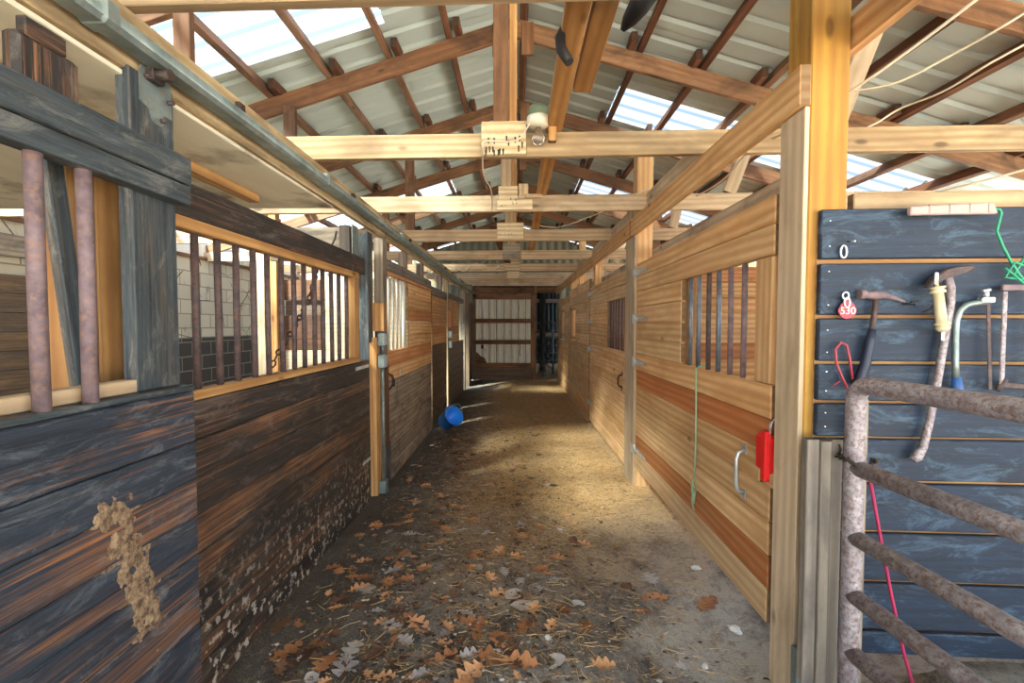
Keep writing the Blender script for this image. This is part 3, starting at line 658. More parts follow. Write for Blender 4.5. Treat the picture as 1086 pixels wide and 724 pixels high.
m = MB(); m.tube([(-1.165, 4.13, 1.0), (-1.14, 4.15, .97), (-1.145, 4.20, .95), (-1.15, 4.18, .88), (-1.16, 4.13, .86)], .009, 8); m.tube([(-1.16, 4.2, .99), (-1.14, 4.22, .93), (-1.15, 4.24, .87)], .008, 8); obj('latch_chain', m, ironk, t)
m = MB(); m.box(-1.169, -1.166, 4.52, 4.56, .93, 1.0, bev=0); obj('paper_scrap', m, stone, t)
# third left panel
t = thing('horse_stall', 'left stall front with brown boards beside the blue bucket', 'horse stall', (-1.2, 6.9, 0))
m = MB(); rows(m, 'y', -1.215, -1.175, 6.32, 7.62, zrow(0, 1.16, 8), [.4, .5, .45]); obj('lower_boards', m, brownd, t)
m = MB(); rows(m, 'y', -1.215, -1.175, 6.32, 7.62, zrow(1.16, 1.86, 5), [.5, .75, .6, .5]); obj('upper_boards', m, pine, t)
m = MB(); m.box(-1.22, -1.17, 6.26, 7.66, 1.864, 1.98, ax=1); obj('top_rail', m, greyw, t)
t = thing('support_post', 'pine post with small switch boxes beyond the blue bucket', 'post', (-1.2, 7.75, -.05))
m = MB(); m.box(-1.24, -1.165, 7.70, 7.82, -.05, 2.2, ax=2, tone=.5); obj('shaft', m, agedbeam, t)
m = MB(); m.box(-1.163, -1.10, 7.70, 7.80, 1.4, 1.68, ax=2, tone=.8); obj('block', m, pineO, t)
for z0 in (1.05, 1.22):
    m = MB(); m.box(-1.163, -1.10, 7.72, 7.80, z0, z0 + .12, bev=.006); obj('outlet_box', m, galv, t)
t = thing('horse_stall', 'far left stall front with an orange pine top and narrow open window', 'horse stall', (-1.2, 8.9, 0))
m = MB(); rows(m, 'y', -1.215, -1.175, 7.86, 10.02, zrow(0, 1.12, 9), [.4, .5, .45]); obj('lower_boards', m, brownd, t)
m = MB(); rows(m, 'y', -1.215, -1.175, 7.86, 9.3, zrow(1.12, 1.9, 5), [.5, .75, .6, .5]); obj('upper_boards', m, pineO, t)
m = MB(); m.box(-1.22, -1.17, 7.86, 10.02, 1.904, 2.0, ax=1); obj('top_rail', m, greyw, t)
post(-1.25, -1.15, 10.1, 10.25, -.05, 2.2, greyw2, 'greyish post at the far end of the left stalls')
post(-1.24, -1.12, 10.7, 10.85, -.05, 2.2, brownd, 'dark brown post nearest the corrugated end door on the left')
t = thing('horse_stall', 'last dark boarded panel on the left next to the corrugated end door', 'horse stall', (-1.2, 11.4, 0))
m = MB(); rows(m, 'y', -1.215, -1.175, 10.9, 11.88, zrow(0, 2.0, 15), [.4, .5, .45]); obj('board_panel', m, brownd, t)
# small uprights joining stall tops to the beam
for yy, lb in ((4.75, 'short weathered upright over the white-barred left window'), (5.6, 'short weathered upright over the pine boards on the left'), (7.0, 'short weathered upright above the stall front by the blue bucket')):
    m = MB(); m.box(-1.235, -1.155, yy, yy + .09, 2.03 if yy < 6 else 1.98, 2.2, ax=2, tone=.6); obj('upright_block', m, greyw2, label=lb, cat='upright')
# inside the left stalls
m = MB(); rows(m, 'y', -4.58, -4.54, -2.0, 5.0, zrow(.0, 1.9, 11), [.4, .5, .45, .8]); obj('stall_lining', m, brownd, label='dark boards lining the inner wall of the near left stall', cat='wall lining')
m = MB(); m.box(-4.57, -4.53, -2.0, 4.5, 2.06, 2.26, ax=1, tone=.4); obj('lining_board', m, greyw2, label='single grey board on the white block wall, seen behind the thick bars', cat='board')
m = MB(); m.box(-2.86, -2.76, 5.0, 5.09, -.02, 3.2, ax=2, tone=.2); obj('stud', m, pale, label='pale upright stud seen through the bars on the left', cat='stud')
m = MB(); m.box(-2.72, -2.64, 5.0, 5.09, -.02, 3.2, ax=2, tone=.6); obj('stud', m, pineO, label='orange upright stud seen through the bars on the left', cat='stud')
t = thing('stall_partition', 'patchy pale board partition seen through the bars on the left', 'partition', (-2.0, 5.1, 0))
m = MB(); rows(m, 'x', 5.10, 5.13, -2.62, -2.2, [1.95, 1.72], [.8]); rows(m, 'x', 5.10, 5.13, -2.62, -2.2, [1.55, 1.28, 1.16], [.9]); obj('brown_boards', m, brown, t)
m = MB(); rows(m, 'x', 5.09, 5.125, -2.62, -1.3, [1.16, .93, .7, .4, .0], [.1, .2]); rows(m, 'x', 5.095, 5.13, -2.18, -1.3, [1.97, 1.72, 1.45, 1.16], [.1]); obj('pale_boards', m, pale, t)
m = MB(); rows(m, 'x', 5.14, 5.16, -2.62, -2.2, [1.72, 1.55], [.4]); obj('gap_board', m, brownd, t)
m = MB(); rows(m, 'x', 6.27, 6.30, -2.3, -1.24, zrow(0, 2.05, 8), [.1, .2]); obj('stall_partition', m, whitem, label='whitish partition behind the thin white bars on the left', cat='partition')
# chain sagging behind the bars
def chain(pts, link, r, mat, label, cat='chain'):
    m = MB(); d = []
    P = [Vector(p) for p in pts]
    for a, b in zip(P, P[1:]):
        n = max(1, int((b - a).length / link)); d += [a.lerp(b, i / n) for i in range(n)]
    for k, p in enumerate(d[:-1]):
        q = d[k + 1]; ax_ = (q - p).normalized(); s1 = ax_.orthogonal().normalized(); s2 = ax_.cross(s1); sd = s1 if k % 2 else s2; c_ = (p + q) / 2
        m.tube([c_ + ax_ * math.cos(a) * link * .68 + sd * math.sin(a) * link * .36 for a in [i * math.pi / 4 for i in range(8)]], r, 5, closed=True)
    return obj('chain', m, mat, label=label, cat=cat)
chain([(-1.283, 2.93, 1.80), (-1.285, 2.81, 1.60), (-1.288, 2.62, 1.43), (-1.286, 2.43, 1.29), (-1.283, 2.33, 1.195)], .035, .005, ironk, 'rusty chain sagging behind the thirteen bars on the left')

# ------------------------------------------------------------------ far end
t = thing('end_door', 'white corrugated sliding door in a brown frame at the far end', 'door', (-.3, 11.85, .02))
m = MB(); corr(m, 'x', -1.1, .36, .36, 2.12, 11.88, .045, .19)
obj('corrugated_sheet', m, whitem, t)
for k in range(8):
    m = MB(); xx = -1.1 + .19 * k + .004; m.box(xx - .008, xx + .008, 11.866, 11.878, .45, 2.1, ax=2, tone=.7); obj('sheet_seam', m, greyw2, t)
for z0, z1 in ((2.10, 2.26), (1.49, 1.60), (.94, 1.05), (.34, .45)):
    m = MB(); m.box(-1.12, .36, 11.80, 11.84, z0, z1, ax=0, tone=.6); obj('rail', m, brown, t)
m = MB(); m.box(.36, .50, 11.79, 11.84, .02, 2.27, ax=2, tone=.5); obj('stile', m, brown, t)
m = MB(); m.box(-1.173, -1.06, 11.80, 11.84, .02, 2.27, ax=2, tone=.7); obj('stile', m, brownd, t)
m = MB(); rows(m, 'x', 11.80, 11.84, -1.1, .36, [.34, .24, .13, .02], [.5]); obj('kick_boards', m, brownd, t)
m = MB(); m.box(-.93, -.86, 11.83, 11.846, .82, .92); m.tube([(.08, 11.835, .95), (.10, 11.83, .85), (.07, 11.83, .74), (.09, 11.83, .64)], .01, 6); obj('rust_fitting', m, ironk, t)
m = MB(); m.prism([(-1.1, .40), (-.78, .45), (-.84, .58), (-.95, .64), (-1.02, .72), (-1.1, .74)], .02, Matrix(((1, 0, 0, 0), (0, 0, -1, 11.85), (0, 1, 0, 0), (0, 0, 0, 1)))); obj('torn_corner_patch', m, brown, t)
m = MB(); m.box(-1.15, 1.06, 11.9, 11.97, 2.28, 2.42, ax=0, tone=.5); obj('header_beam', m, brown, label='brown header beam above the corrugated end door', cat='beam')
m = MB(); m.box(-1.15, 1.06, 11.72, 11.77, 2.44, 2.53, ax=0, tone=.3); obj('header_beam', m, pale, label='pale tie board just above the end door header', cat='beam')
m = MB(); m.box(.45, .51, 11.7, 11.78, 2.27, 2.44, ax=2); obj('door_stop', m, brown, label='small upright block over the right edge of the end door', cat='block')
def pipe_gate(label, x0, y0, x1, y1, n, mat):
    t = thing('pipe_gate', label, 'gate', (x0, y0, 0))
    for k in range(n):
        z = .25 + k * 1.25 / (n - 1); m = MB(); m.tube([(x0, y0, z), (x1, y1, z)], .022, 8); obj('rail', m, mat, t)
    for q in (0, 1):
        m = MB(); m.tube([(x0 + (x1 - x0) * q, y0 + (y1 - y0) * q, .1), (x0 + (x1 - x0) * q, y0 + (y1 - y0) * q, 1.55)], .026, 8); obj('upright', m, mat, t)
pipe_gate('dim pipe gate just inside the dark back opening', .98, 12.3, .86, 14.0, 6, galv)
pipe_gate('dim pipe gate across the room beyond the dark opening', .45, 15.2, 1.5, 15.2, 6, galv)
for x, y, lb in ((.72, 12.7, 'left dark post inside the back opening'), (.70, 13.9, 'right dark post inside the back opening')):
    m = MB(); m.box(x, x + .09, y, y + .09, -.05, 3.2, ax=2, tone=.3); obj('support_post', m, darkL, label=lb, cat='post')
for mm, z, lb in ((2, 1.0, 'pale board low on the wall beyond the back opening'), (1, 2.25, 'pale board high on the wall beyond the back opening')):
    m = MB(); m.box(-.2, 2.2, 16.85, 16.9, z, z + .14, ax=0); obj('far_board', m, greyw2, label=lb, cat='board')

# ------------------------------------------------------------------ overhead planks, lamp, cables
m = MB(); m.box(.165, .25, .6, 7.0, 2.522, 2.562, ax=1, tone=.55); obj('overhead_plank', m, pineO, label='long orange plank lying across the trusses beside the lamp', cat='plank')
m = MB(); m.box(.262, .345, .5, 2.17, 2.53, 2.57, ax=1, tone=.6); obj('overhead_plank', m, pineO, label='short orange plank lying beside the long one overhead', cat='plank')
m = MB(); m.beam((-.30, 5.9, 2.70), (-.12, 8.6, 2.50), .1, .04, tone=.5); obj('overhead_plank', m, brown, label='loose brown plank slanting over the far aisle trusses', cat='plank')
m = MB(); m.tube([at(597, 30, 1.75), at(594, 40, 1.72), at(595, 52, 1.70), at(604, 66, 1.68)], .017, 8, rs=[.012, .02, .02, .017]); obj('rubber_strap', m, blackr, label='black curved rubber strap end left of the orange planks', cat='strap')
m = MB(); m.tube([at(690, -12, 1.62), at(678, 5, 1.66), at(668, 20, 1.72), at(660, 32, 1.75)], .03, 8, rs=[.04, .04, .03, .01]); obj('rubber_strap', m, blackr, label='black fuzzy strap bundle right of the orange planks', cat='strap')
L = at(571, 128, 2.5)
t = thing('bare_bulb_lamp', 'bare light bulb in a porcelain holder on the pale truss', 'lamp', (L.x, L.y, L.z - .1))
m = MB(); m.lathe([(.0, .07), (.05, .07), (.056, .055), (.056, .015), (.0, .015)], Matrix.Translation(L)); obj('junction_box', m, greenbox, t)
m = MB(); m.lathe([(.0, .02), (.062, .016), (.064, -.012), (.05, -.03), (.032, -.036), (.0, -.036)], Matrix.Translation(L)); obj('lamp_holder', m, porcelain, t)
m = MB(); m.lathe([(.014, -.034), (.016, -.05), (.03, -.075), (.034, -.10), (.026, -.125), (.001, -.134)], Matrix.Translation(L)); obj('bulb', m, glassm, t)
m = MB(); m.box(L.x + .055, L.x + .1, 2.51, 2.55, L.z - .1, L.z + .08, ax=2); obj('mounting_block', m, pineO, t)
def cable(pts, label, r=.006, mat=None):
    m = MB(); P = [at(*p) for p in pts]; out = []
    for i in range(len(P) - 1):
        p0 = P[max(0, i - 1)]; p1 = P[i]; p2 = P[i + 1]; p3 = P[min(len(P) - 1, i + 2)]
        for k in range(8):
            u = k / 8; out.append(.5 * ((2 * p1) + (p2 - p0) * u + (2 * p0 - 5 * p1 + 4 * p2 - p3) * u * u + (3 * p1 - p0 - 3 * p2 + p3) * u ** 3))
    out.append(P[-1]); m.tube(out, r, 6); obj('cable', m, mat or whitewire, label=label, cat='cable')
cable([(566, 126, 2.49), (560, 134, 2.48), (552, 146, 2.47), (540, 150, 2.47), (514, 150, 2.48), (512, 160, 2.5), (513, 185, 2.9), (521, 202, 3.3), (522, 222, 3.7)], 'white cable from the light bulb over the gusset', .005)
cable([(566, 238, 5.1), (585, 241, 5.0), (600, 239, 4.6), (630, 228, 4.3), (650, 219, 4.2), (672, 207, 4.0), (690, 199, 3.9)], 'white cable sagging towards the second right post')
cable([(688, 231, 4.3), (730, 212, 3.9), (765, 192, 3.3), (795, 160, 2.8), (835, 140, 2.4)], 'white cable rising along the honey beam to the yellow post')
cable([(898, 100, 2.2), (930, 78, 2.1), (980, 42, 2.0), (1035, 0, 1.9), (1050, -12, 1.9)], 'tan cable running up steeply from the yellow post', .007)
cable([(900, 97, 2.2), (950, 88, 2.1), (1010, 58, 2.0), (1060, 30, 1.9), (1100, 5, 1.9)], 'tan cable curving up from the yellow post to the right edge', .005)
cable([(897, 146, 2.9), (930, 130, 2.9), (955, 115, 2.9), (1000, 97, 2.7), (1050, 67, 2.5), (1100, 40, 2.4)], 'white cable following a purlin above the tool wall', .006)
cable([(960, 212, 3.2), (1010, 200, 3.0), (1050, 190, 2.9), (1100, 176, 2.8)], 'white cable low above the tool wall', .007)
for k, (a, lb) in enumerate((((484, 285), 'hooked cord end hanging on the far left chord, left one'), ((515, 284), 'hooked cord end hanging on the far left chord, right one'))):
    x, y = a; cable([(x - 1, y - 3, 8.045), (x + 2, y + 1, 8.045), (x + 8, y + 2, 8.045), (x + 13, y - 1, 8.045), (x + 13, y - 3, 8.045)], lb, .012)

# ------------------------------------------------------------------ tool wall on the right
WR = -.05; WX, WY = 1.09, 1.655
MW = Matrix.Translation((WX, WY, 0)) @ Matrix.Rotation(WR, 4, 'Z')
def wp(px, py, off=.0):                  # point on the face of the tool wall (off = in front of it)
    d = _R @ Vector(((px - 543) / F, (362 - py) / F, -1.0)); n = Vector((math.sin(WR), -math.cos(WR), 0)); p0 = Vector((WX, WY, 0)) + n * off
    o = Vector((0, 0, H)); return o + d * ((p0 - o).dot(n) / d.dot(n))
t = thing('tool_wall', 'blue black board wall on the right with tools hung on it', 'board wall', (1.9, 1.62, .2))
m = MB()
for k, (zb, za) in enumerate(((1.685, 1.861), (1.485, 1.668), (1.318, 1.472), (1.175, 1.306), (1.045, 1.163), (.885, 1.035), (.70, .872), (.515, .688), (.335, .502), (.24, .322))):
    m.box(0, 1.9, .0, .025, zb, za, ax=0, tone=random.uniform(.35, .6), M=MW, bev=.004)
obj('boards', m, blueW, t)
m = MB(); m.box(.0, 1.9, .026, .03, .24, 1.86, ax=0, tone=.5, M=MW); obj('backing', m, pineO, t, label='orange backing that shows in the gaps between boards')
m = MB()
for zz in (1.82, 1.73, 1.64, 1.52, 1.43, 1.35, 1.28, 1.21, 1.13, 1.08): m.tube([MW @ Vector((.03, .001, zz)), MW @ Vector((.03, -.002, zz))], .0025, 6)
obj('nail_head', m, steel, t)['kind'] = 'stuff'
m = MB(); m.box(.13, 1.9, .032, .07, 1.80, 1.925, ax=0, tone=.5, M=MW); obj('wall_plate_board', m, chordw, label='pale plate board along the top of the tool wall', cat='board')
m = MB(); p = wp(962, 222, .01); m.prism([(0, 0), (.0, .028), (.27, .040), (.285, .0)], .02, Matrix.Translation(wp(961, 229, .03)) @ Matrix.Rotation(WR, 4, 'Z') @ Matrix.Rotation(math.pi / 2, 4, 'X'), bev=.004)
for q in (.06, .125, .19, .25): m.box(q, q + .003, -.001, .008, .004, .034, M=Matrix.Translation(wp(961, 229, .03)) @ Matrix.Rotation(WR, 4, 'Z') @ Matrix.Translation((0, -.022, 0)))
obj('edge_strip', m, shingle, label='pinkish grey flat strip lying on the tool wall top', cat='strip')
# grey jamb boards and strip
t = thing('jamb_boards', 'grey weathered jamb of vertical boards between yellow post and gate', 'jamb', (1.10, 1.6, .2))
m = MB(); m.box(1.025, 1.068, 1.60, 1.635, .16, 1.045, ax=2, tone=.4); m.box(1.07, 1.105, 1.592, 1.635, .14, 1.04, ax=2, tone=.3); m.box(1.107, 1.15, 1.60, 1.635, .12, 1.045, ax=2, tone=.5); obj('boards', m, greyw, t)
m = MB(); m.box(1.03, 1.14, 1.64, 1.68, .02, .25, ax=2); obj('base_block', m, galv, t)
m = MB(); m.box(1.19, 1.225, 1.585, 1.61, .15, 1.19, ax=2, tone=.6); obj('wall_batten', m, greyw2, label='narrow weathered batten right behind the gate upright', cat='batten')
# pipe gate
t = thing('pipe_gate', 'rusted grey pipe gate swung open in front of the tool wall', 'gate', (1.12, 1.5, .1))
G0 = Vector((1.115, 1.50, 0)); G1 = Vector((1.19, .35, 0))
m = MB(); up = [G0 + Vector((0, 0, z)) for z in (.12, .5, .9, 1.15, 1.2)]
dirg = (G1 - G0).normalized()
arc = [G0 + Vector((0, 0, 1.2)) + dirg * (.055 * (1 - math.cos(a))) + Vector((0, 0, .055 * math.sin(a))) for a in [math.pi / 2 * i / 5 for i in range(1, 6)]]
top = [G0 + dirg * s_ + Vector((0, 0, 1.255)) for s_ in (.2, .6, 1.1)]
m.tube(up + arc + top, .029, 14); obj('frame', m, gatem, t)
for z in (.98, .748, .553, .36, .19):
    m = MB(); m.tube([G0 + Vector((0, 0, z)), G0 + dirg * .5 + Vector((0, 0, z)), G0 + dirg * 1.12 + Vector((0, 0, z))], .0265, 14); obj('rail', m, gatem, t)
a = [wp(889, 470, .05), wp(888, 482, .05), G0 + Vector((-.038, -.02, 1.01)), G0 + Vector((-.02, -.04, .995)), G0 + Vector((.01, -.044, .99)), G0 + Vector((.045, -.025, .995)), G0 + Vector((.06, .0, 1.0)), wp(931, 488, .05)]
chain(a, .026, .004, ironk, 'rusty chain wrapped around the gate upright')
m = MB(); m.tube([wp(922, 505, .06), wp(932, 560, .07), wp(945, 630, .08), wp(958, 690, .09), wp(968, 726, .1)], .0055, 8); obj('cord', m, magenta, label='magenta cord slanting down behind the pipe gate', cat='cord')
# small hung things
m = MB(); c0 = wp(894, 267, .006)
m.tube([c0 + Vector((math.cos(a) * .011, -.003, math.sin(a) * .022)) for a in [i * math.pi / 6 for i in range(12)]], .0038, 8, closed=True); n1 = wp(900, 256, .0); m.tube([n1, n1 + Vector((0.002, -.03, -.004))], .003, 6); obj('chain_link', m, steel, label='single oval steel link on a nail, top left of the tool wall', cat='link')
t = thing('number_tag', 'faded red tag reading 530 on a snap hook', 'tag', wp(898, 342, .01))
m = MB(); c1 = wp(898, 328, .012); Mt = Matrix.Translation(c1) @ Matrix.Rotation(WR, 4, 'Z') @ Matrix.Rotation(math.pi / 2, 4, 'X')
pl = []
for i in range(24):
    a = 2 * math.pi * i / 24; r = .032 if math.sin(a) < .2 else .027; pl.append((r * math.cos(a) * (1 if math.sin(a) < .5 else .8), .036 * math.sin(a) * .95))
m.prism(pl, .005, Mt, bev=.001); obj('tag_plate', m, pinkp, t)
cu = bpy.data.curves.new('digits', 'FONT'); cu.body = '530'; cu.size = .036; cu.align_x = 'CENTER'; cu.align_y = 'CENTER'; cu.extrude = .001
to = bpy.data.objects.new('tmp', cu); COL.objects.link(to); bpy.context.view_layer.update()
me = bpy.data.meshes.new_from_object(to); bpy.data.objects.remove(to)
me.transform(Matrix.Translation(-ORG[t.name]) @ Mt @ Matrix.Translation((0, -.006, .0062)) ); me.materials.clear(); me.materials.append(whitep)
o = bpy.data.objects.new('digits', me); COL.objects.link(o); o.parent = t
m = MB(); c2 = wp(896, 316, .012)
m.tube([c2 + Vector((math.cos(a) * .011, -.004, math.sin(a) * .013 + .008)) for a in [i * math.pi / 6 for i in range(12)]], .0035, 8, closed=True)
m.tube([c2 + Vector((.004 + math.cos(a) * .010, -.006, math.sin(a) * .018 - .016)) for a in [i * math.pi / 6 for i in range(12)]], .0035, 8, closed=True); obj('snap_hook', m, steel, t)
m = MB(); pts = [wp(904, 402, .02), wp(901, 380, .02), wp(898, 366, .02), wp(892, 363, .02), wp(886, 370, .02), wp(887, 385, .02), wp(893, 400, .02), wp(899, 412, .02)]
m.tube(pts, .0045, 8); m.tube([wp(883, 409, .015), wp(891, 404, .02)], .0025, 6); obj('cord_loop', m, pinkp, label='dull red cord loop hanging left of the hammer', cat='cord')
# hammer
t = thing('hammer', 'claw hammer with a dark blue grip', 'hammer', wp(906, 405, .03))
m = MB(); m.tube([wp(929, 318, .025), wp(927, 335, .025), wp(924, 352, .025)], .012, 10, rs=[.011, .0095, .0095]); obj('shaft', m, rustbar, t)
m = MB(); m.tube([wp(925, 349, .025), wp(922, 365, .025), wp(917, 388, .025), wp(911, 403, .025), wp(907, 409, .025)], .016, 12, rs=[.012, .016, .0165, .017, .015]); obj('grip', m, navy, t)
m = MB(); m.tube([wp(911, 312, .025), wp(917, 312, .025), wp(918, 312.5, .025), wp(922, 313, .025), wp(929, 313, .025), wp(938, 313, .025), wp(948, 316, .025), wp(960, 320, .02)], .015, 12, rs=[.017, .017, .012, .014, .016, .012, .008, .003]); obj('head', m, rustmauve, t)
m = MB(); m.tube([wp(958, 322, .0), wp(966, 322, .03), wp(974, 319, .03)], .0035, 6); m.tube([wp(966, 320, .0), wp(971, 324, .03)], .003, 6); obj('bent_nail', m, ironk, label='bent nails between the hammer and the long pry tool', cat='nail')
# pry tool
t = thing('long_pry_tool', 'long rusty tool with a curved pick head and steel shaft', 'pry tool', wp(972, 490, .03))
m = MB(); m.tube([wp(1004, 292, .03), wp(1008, 305, .03), wp(1008, 322, .03), wp(1004, 345, .03), wp(999, 375, .03), wp(993, 410, .03), wp(985, 450, .03), wp(979, 474, .03), wp(972, 484, .03), wp(968, 488, .03)], .0115, 12, rs=[.014, .0135, .012, .012, .012, .012, .012, .0125, .018, .013]); obj('shaft', m, gatem, t)
m = MB(); top_ = [(977, 304), (985, 294), (996, 287), (1010, 283), (1022, 282), (1029, 284)]; bot_ = [(1018, 290), (1007, 293), (996, 296), (987, 300), (980, 306)]
pts3 = [wp(x, y, .015) for x, y in top_ + bot_]; n_ = Vector((math.sin(WR), -math.cos(WR), 0)); va = [m.bm.verts.new(p) for p in pts3]; vb = [m.bm.verts.new(p + n_ * .03) for p in pts3]
m.bm.faces.new(va); m.bm.faces.new(vb[::-1])
for k in range(len(va)): m.bm.faces.new((va[k], va[(k + 1) % len(va)], vb[(k + 1) % len(va)], vb[k]))
bmesh.ops.bevel(m.bm, geom=m.bm.edges[:], offset=.004, segments=1, affect='EDGES'); obj('pick_head', m, rustbar, t)
# fence handle
t = thing('fence_gate_handle', 'cream plastic electric fence handle in front of the pry tool', 'handle', wp(997, 356, .06))
a0 = wp(993, 298, .062); b0 = wp(1000, 352, .062); d0 = b0 - a0
m = MB(); pr = [(0, .006), (.10, .006), (.11, .024), (.14, .024), (.15, .017), (.2, .024), (.23, .024), (.24, .016), (.8, .017), (.82, .024), (.86, .024), (.87, .017), (.92, .023), (.95, .02), (1, .01)]
m.tube([a0 + d0 * q for q, r in pr], .01, 14, rs=[r * .95 for q, r in pr]); obj('grip', m, cream, t)
for q0, q1, c_ in ((-.012, .03, a0), (-.03, .006, b0)):
    m = MB(); m.box(-.006, .006, -.003, .003, q0, q1, M=Matrix.Translation(c_)); obj('metal_tab', m, steel, t)
m = MB(); m.tube([wp(992, 322, .05), wp(986, 328, .04), wp(978, 331, .03)], .003, 6); obj('wire_end', m, ironk, t)
# hacksaws
t = thing('hacksaw', 'hacksaw with a silver curved frame and blue handle', 'hacksaw', wp(1030, 420, .03))
m = MB(); m.tube([wp(1050, 319, .03), wp(1036, 321, .03), wp(1025, 323, .03), wp(1018, 329, .03), wp(1014, 340, .03), wp(1013, 360, .03), wp(1013, 385, .03), wp(1014, 402, .03)], .0105, 12); obj('frame', m, galv, t)
m = MB(); m.box(-.022, .022, -.012, .012, -.010, .010, M=Matrix.Translation(wp(1046, 318, .03)), bev=.003); m.tube([wp(1046, 316, .03), wp(1046, 309, .03)], .008, 8); m.tube([wp(1042, 309, .03), wp(1050, 307, .03)], .006, 8); obj('tension_knob', m, steel, t)
m = MB(); m.beam(wp(1048, 320, .03), wp(1050, 413, .03), .013, .004, ref=(0, 1, 0)); obj('blade', m, rustbar, t)
m = MB(); m.tube([wp(1014, 400, .03), wp(1015, 412, .03), wp(1022, 424, .03), wp(1034, 432, .03), wp(1050, 436, .03), wp(1058, 434, .03)], .014, 10, rs=[.014, .017, .016, .015, .014, .012]); obj('handle', m, bluetape, t)
t = thing('hacksaw', 'rusty hacksaw with a square grey frame at the right edge', 'hacksaw', wp(1075, 420, .03))
m = MB(); m.beam(wp(1066, 309, .03), wp(1062, 408, .03), .016, .008, ref=(0, 1, 0)); obj('frame', m, gatem, t)
m = MB(); m.beam(wp(1062, 305, .03), wp(1100, 305, .03), .022, .014, ref=(0, 1, 0)); obj('top_arm', m, rustmauve, t)
m = MB(); m.beam(wp(1060, 408, .03), wp(1100, 410, .03), .02, .014, ref=(0, 1, 0)); m.tube([wp(1058, 414, .03), wp(1066, 402, .03)], .009, 8); obj('bottom_arm', m, rustbar, t)
m = MB(); m.beam(wp(1092, 309, .03), wp(1090, 408, .03), .012, .004, ref=(0, 1, 0)); obj('blade', m, rustbar, t)
m = MB(); m.tube([wp(1052, 221, .03), wp(1060, 222, .03), wp(1062, 226, .03), wp(1057, 245, .03), wp(1064, 262, .03), wp(1072, 277, .03), wp(1080, 290, .03), wp(1088, 300, .03)], .0045, 8)
m.tube([wp(1088, 282, .03), wp(1076, 278, .035), wp(1066, 294, .035), wp(1080, 296, .03), wp(1092, 297, .03)], .004, 8); m.tube([wp(1066, 284, .035), wp(1076, 292, .035), wp(1088, 303, .03)], .004, 8); m.tube([wp(1090, 268, .03), wp(1072, 296, .03)], .004, 8)
obj('wire_hanger', m, greenw, label='green coated bent wire hanging at the top right corner', cat='wire')

# ------------------------------------------------------------------ bucket
BP = Vector((-.93, 6.25, .15))
t = thing('bucket', 'bright blue plastic bucket tipped against the left stall', 'bucket', (BP.x, BP.y, 0))
ax_ = Vector((.62, -.55, .52)).normalized(); q_ = ax_.to_track_quat('Z', 'Y').to_matrix().to_4x4(); Mb = Matrix.Translation(BP) @ q_
m = MB(); m.lathe([(.0, -.12), (.105, -.12), (.112, -.112), (.132, .10), (.148, .10), (.150, .118), (.136, .122), (.130, .115), (.108, -.10), (.0, -.102)], Mb, 32); obj('pail', m, bluep, t)
m = MB(); m.tube([Mb @ Vector((.15 * math.cos(a), .15 * math.sin(a) * .75, .10 + .13 * math.sin(a))) for a in [math.pi * i / 14 for i in range(15)]], .004, 6); obj('bail', m, steel, t)
m = MB(); m.tube([(-1.16, 6.2, .33), (-1.10, 6.2, .30), (-1.05, 6.2, .27)], .006, 6); obj('hook', m, ironk, t)

# ------------------------------------------------------------------ ground litter
def leaf_mesh(name, kind, L, mat, seed):
    r = random.Random(seed); m = MB(); st = 26; colv = []
    curl = r.uniform(.1, .45); bend = r.uniform(-.25, .35); tw = r.uniform(-.5, .5)
    for i in range(st + 1):
        u = i / st
        if kind == 'oak': w = .36 * (math.sin(math.pi * min(1, u * .97 + .03)) ** .6) * (.26 + .74 * abs(math.sin(math.pi * 3.6 * u + .3)) ** .9) if u > .12 else .025
        else: w = .36 * math.sin(math.pi * max(0.03, u)) ** .7 if u > .1 else .025
        w *= L; row = []
        for k in (-1, -.5, 0, .5, 1):
            v = k * w * (1 + r.uniform(-.08, .08)); z = curl * abs(k) ** 1.6 * w + bend * L * (u - .5) ** 2 + tw * v * (u - .5) * .8 + .004 + r.uniform(0, .002)
            row.append(m.bm.verts.new((u * L - L / 2 + abs(k) * L * .05 * (1 if kind == 'oak' else 0), v, z)))
        colv.append(row)
    for a, b in zip(colv, colv[1:]):
        for k in range(4):
            f = m.bm.faces.new((a[k], b[k], b[k + 1], a[k + 1])); f.smooth = True
            tn = min(1, max(0, (seed * .37) % 1 * .8 + .2 * r.random()))
            for l in f.loops: l[m.uv].uv = (l.vert.co.x * 3, l.vert.co.y * 3); l[m.tn] = (tn, seed * .1 % 1, 0, 1)
    zmin = min(v.co.z for v in m.bm.verts); bmesh.ops.translate(m.bm, verts=m.bm.verts[:], vec=(0, 0, -zmin))
    me = bpy.data.meshes.new(name); m.bm.to_mesh(me); m.bm.free(); me.materials.append(mat); return me
LM = {}
for k in range(5): LM['O', k] = leaf_mesh('oak_leaf', 'oak', 1.0, leafO, k + 1)
for k in range(3): LM['G', k] = leaf_mesh('grey_leaf', 'oak' if k else 'oval', 1.0, leafG, k + 21)
for k in range(2): LM['G', k + 3] = leaf_mesh('grey_leaf', 'oak', 1.0, leafG, k + 31)
for k in range(4): LM['D', k] = leaf_mesh('dark_leaf', 'oak', 1.0, leafD, k + 41)
LAB = {'O': ('fallen_leaf', 'orange brown lobed oak leaf lying dry on the dirt floor', 'orange oak leaves on the floor'), 'G': ('fallen_leaf', 'pale grey dry leaf lying on the dirt floor', 'pale grey leaves on the floor'), 'D': ('fallen_leaf', 'dark brown shrivelled leaf lying on the dirt floor', 'dark brown leaves on the floor')}
def floor_pt(px, py):
    d = _R @ Vector(((px - 543) / F, (362 - py) / F, -1.0)); s_ = -H / d.z; return d.x * s_, d.y * s_
